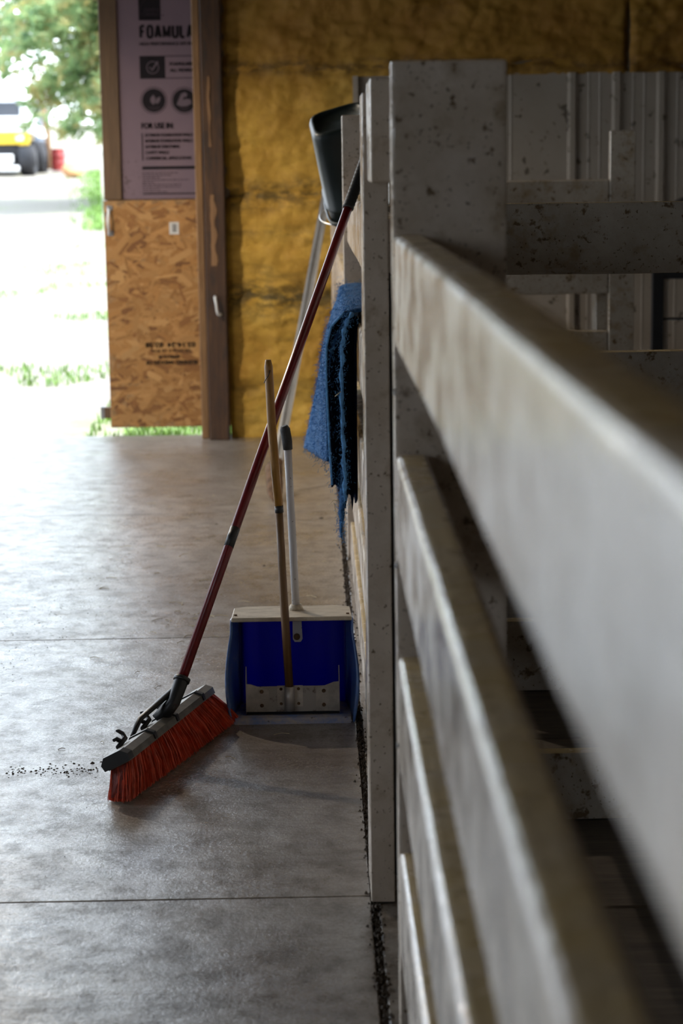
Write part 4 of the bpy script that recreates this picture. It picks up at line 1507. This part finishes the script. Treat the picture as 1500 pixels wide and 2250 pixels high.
for k in range(2600):
    x = random.uniform(-1.25, -0.35); y = random.uniform(10.66, 12.4)
    if x < -1.05 and noise.noise((x * 5, y * 5, 2)) < 0.1: continue
    blade(x, y, gz(y) - 0.005, random.uniform(0.02, 0.075), random.uniform(0.003, 0.009))
for k in range(9000):
    y = 10.7 + 16 * random.random() ** 1.8
    x = random.uniform(-0.42 * y / 2.4 - 0.2, -0.09 * y)
    if noise.noise((x * 0.9, y * 0.9, 5)) < 0.22: continue
    blade(x, y, gz(y) - 0.005, random.uniform(0.02, 0.07), random.uniform(0.003, 0.008))
for k in range(1600):
    y = random.uniform(30, 58); x = -0.104 * y - abs(random.gauss(0, 0.009)) * y * random.random()
    blade(x, y, gz(y) - 0.02, random.uniform(0.02, 0.13), random.uniform(0.008, 0.025))
tag(pydata('grass', V, F, M['grass']), 'sparse green grass blades growing on the pale gravel outside the door', 'grass', kind='stuff')


def tree(label, base, height, crown_r, z0, mat, seed, nb=46, tufts=26, lean=0.0, droop=0.35):
    rnd = random.Random(seed)
    root_ = empty('pine_tree', base, label, 'tree', 'trees beyond the drive')
    B = Vector(base)
    tube('trunk', [B + Vector((0, 0, -0.2)), B + Vector((lean * .3, 0, height * 0.4)), B + Vector((lean, 0, height))], [crown_r * 0.07, crown_r * 0.05, 0.03], M['bark'], root_, 10)
    bv, bf, V, F = [], [], [], []
    for k in range(nb):
        q = (k + rnd.random()) / nb
        z = z0 + (height - z0) * q
        L = crown_r * (1 - 0.8 * q) * rnd.uniform(0.65, 1.1) * min(1.0, 0.42 + 0.5 * (z - z0))
        a = rnd.random() * 6.283
        s0_ = B + Vector((lean * z / height, 0, z))
        d = Vector((math.cos(a), math.sin(a), 0))
        pts = [s0_, s0_ + d * L * 0.5 + Vector((0, 0, 0.08 * L)), s0_ + d * L + Vector((0, 0, -droop * L))]
        g_ = tube_geo(pts, [0.05, 0.03, 0.008], 5)
        b = len(bv); bv += g_[0]; bf += [tuple(i + b for i in f_) for f_ in g_[1]]
        for m_ in range(tufts):
            s = rnd.uniform(0.25, 1.05)
            c_ = pts[0].lerp(pts[1], s * 2) if s < 0.5 else pts[1].lerp(pts[2], s * 2 - 1)
            c_ = c_ + Vector((rnd.gauss(0, 0.2), rnd.gauss(0, 0.2), rnd.gauss(-0.05, 0.16))) * (0.6 + L * 0.2)
            for n_ in range(12):
                dd_ = (Vector((rnd.gauss(0, 1), rnd.gauss(0, 1), rnd.gauss(0.1, 0.8))) + d * 0.7).normalized() * rnd.uniform(0.15, 0.34)
                w_ = dd_.cross(Vector((rnd.gauss(0, 1), rnd.gauss(0, 1), rnd.gauss(0, 1)))).normalized() * 0.034
                b = len(V)
                V += [c_ - w_ * .5, c_ + dd_ * .5 + w_, c_ + dd_, c_ + dd_ * .5 - w_]
                F.append((b, b + 1, b + 2, b + 3))
    pydata('branches', bv, bf, M['bark'], root_, True)
    pydata('foliage', V, F, mat, root_)
    return root_


tree('full pale green pine whose boughs fill the view beside the barn door', (-2.6, 38, gz(38)), 9.5, 4.0, 1.75, M['leaf_a'], 3, 120, 60, -0.3, 0.22)
tree('tall thinner pine at the picture edge with white sky between its boughs', (-9.2, 44, gz(44)), 11.0, 3.9, 2.9, M['leaf_b'], 8, 70, 40, 0.4, 0.2)
tree('distant pine standing behind the grey shed', (-6.6, 74, gz(74)), 9.0, 3.4, 2.2, M['leaf_a'], 21, 46, 34, 0.0, 0.3)

# pick-up truck at the left edge of the yard
TY, TZ = 55.0, gz(55.0)
tk = empty('truck', (-8.7, TY + 1.5, TZ), 'white and yellow truck with a big black tyre parked at the picture edge', 'truck')
TX0, TX1 = -10.0, -7.62
prism('hood', [(TX0 + 0.1, TZ + 1.15), (TX1 - 0.05, TZ + 1.15), (TX1 + 0.28, TZ + 1.0), (TX1 + 0.22, TZ + 1.28), (TX1 - 0.15, TZ + 1.55), (TX0 + 0.3, TZ + 1.6)], 1, TY, TY + 1.6, M['truck_white'], tk, 0.03)
prism('cab', [(TX0 + 0.25, TZ + 1.5), (TX1 - 0.12, TZ + 1.5), (TX1 - 0.35, TZ + 2.1), (TX0 + 0.5, TZ + 2.1)], 1, TY + 1.5, TY + 3.2, M['truck_white'], tk, 0.04)
box('windscreen', (TX0 + 0.5, TY + 1.47, TZ + 1.62), (TX1 - 0.42, TY + 1.5, TZ + 2.0), M['glass_dark'], tk)
box('grille', (TX0 + 0.05, TY - 0.03, TZ + 0.83), (TX1 - 0.28, TY + 1.4, TZ + 1.15), M['truck_yellow'], tk, 0.02)
box('fender', (TX1 - 0.3, TY - 0.02, TZ + 0.80), (TX1 + 0.02, TY + 0.9, TZ + 1.14), M['truck_yellow'], tk, 0.03)
box('headlight', (TX1 - 0.34, TY - 0.06, TZ + 0.92), (TX1 - 0.14, TY - 0.01, TZ + 1.08), M['truck_white'], tk, 0.02)
box('chassis', (TX0 + 0.2, TY + 0.1, TZ + 0.5), (TX1 - 0.3, TY + 3.2, TZ + 0.85), M['tyre'], tk)
box('bumper', (TX0, TY - 0.25, TZ + 0.32), (TX1 - 0.42, TY - 0.05, TZ + 0.56), M['truck_white'], tk, 0.03)
box('bumper_step', (TX0, TY - 0.35, TZ + 0.1), (TX1 - 0.26, TY - 0.05, TZ + 0.26), M['truck_white'], tk, 0.03)
box('frame_rail', (TX0, TY - 0.02, TZ + 0.22), (TX1 - 0.4, TY + 2.9, TZ + 0.5), M['tyre'], tk)
for (wx, wy) in ((TX1 - 0.30, TY + 0.35), (TX1 - 0.30, TY + 2.6), (TX0, TY + 0.35), (TX0, TY + 2.6)):
    wv, wf = [], []
    prof = [(0.0, 0.22), (0.03, 0.22), (0.05, 0.40), (0.0, 0.44), (0.05, 0.475), (0.37, 0.475), (0.42, 0.44), (0.37, 0.40), (0.39, 0.22), (0.42, 0.22)]
    for (u, r_) in prof:
        for k in range(28):
            a = k * 2 * math.pi / 28
            wv.append((wx + u, wy + r_ * math.cos(a), TZ + 0.47 + r_ * math.sin(a)))
    for i in range(len(prof) - 1):
        for k in range(28):
            wf.append((i * 28 + k, i * 28 + (k + 1) % 28, (i + 1) * 28 + (k + 1) % 28, (i + 1) * 28 + k))
    wf += [tuple(range(28)), tuple(range((len(prof) - 1) * 28, len(prof) * 28))]
    pydata('wheel', wv, wf, M['tyre'], tk, True)

# slate shed behind the truck
SY = 64.0; SZ = gz(SY)
sd_ = empty('shed', (-9.5, SY + 1, SZ), 'slate grey shed wall half hidden behind the white truck', 'shed')
for i in range(14):
    x0 = -12.2 + 0.26 * i
    box('wall_board', (x0, SY + 0.006 * (i % 2), SZ - 0.1), (x0 + 0.255, SY + 0.05, SZ + 1.75), M['shed'], sd_)
box('side_wall', (-8.62, SY + 0.05, SZ - 0.1), (-8.56, SY + 3, SZ + 1.75), M['shed'], sd_)
prism('roof', [(SY - 0.2, SZ + 1.75), (SY + 3.2, SZ + 1.75), (SY + 3.2, SZ + 2.1), (SY - 0.2, SZ + 1.85)], 0, -12.4, -8.45, M['roof'], sd_)
# timber pole
PYy = 60.0
pl = tube('timber_pole', [(-7.72, PYy, gz(PYy) - 0.3), (-7.75, PYy, gz(PYy) + 0.9), (-7.86, PYy, gz(PYy) + 1.75)], [0.09, 0.085, 0.08], M['bare_wood'], None, 12)
tag(pl, 'upright orange brown timber pole between shed and red drum', 'pole')
# red drum
RY = 58.0; RZ = gz(RY)
V, F = [], []
prof = [(0.0, 0.0), (0.19, 0.0), (0.20, 0.02), (0.195, 0.04), (0.195, 0.2), (0.208, 0.215), (0.195, 0.23), (0.195, 0.4), (0.208, 0.415), (0.195, 0.43), (0.195, 0.6), (0.20, 0.62), (0.19, 0.635), (0.175, 0.615), (0.0, 0.615)]
for r_, z_ in prof:
    for k in range(28):
        V.append((-7.22 + r_ * math.cos(k * math.pi / 14), RY + r_ * math.sin(k * math.pi / 14), RZ + z_))
for i in range(len(prof) - 1):
    for k in range(28):
        F.append((i * 28 + k, i * 28 + (k + 1) % 28, (i + 1) * 28 + (k + 1) % 28, (i + 1) * 28 + k))
dr = pydata('drum', V, F, M['red_drum'], None, True)
tag(dr, 'rusty red ribbed metal drum standing in the yard', 'drum')
# orange rock
bm = bmesh.new()
bmesh.ops.create_icosphere(bm, subdivisions=4, radius=0.28)
for v in bm.verts:
    v.co *= 1 + 0.25 * noise.noise(v.co * 4.0)
    v.co.z *= 0.75
    v.co += Vector((-6.35, 54.0, gz(54) + 0.14))
rk_ = from_bm('boulder', bm, M['orange_rock'], None, True)
tag(rk_, 'pale orange boulder on the gravel near the red drum', 'rock')

# ------------------------------------------------------------------ words for the setting
SETTING = {'floor': ('mottled grey concrete aisle floor with dark stall mats behind the fence', 'floor'),
           'wall_back': ('back wall of ochre spray foam above white ribbed metal siding', 'wall'),
           'trim_1': ('dark brown doorway post and jamb board beside the sliding door', 'door frame'),
           'wall_left': ('pale lined aisle wall with a daylight opening and an added fill opening', 'wall'),
           'wall_right': ('dark lined wall at the back of the stalls', 'wall'),
           'wall_front': ('dark lined barn wall behind the viewer', 'wall'),
           'ceiling': ('dark barn ceiling over aisle and stalls', 'ceiling'),
           'ground': ('sunlit pale gravel yard rising beyond the barn door', 'ground'),
           'ground_side': ('flat pale gravel beside the barn', 'ground')}
for nm, (lb, ct) in SETTING.items():
    tag(bpy.data.objects[nm], lb, ct)
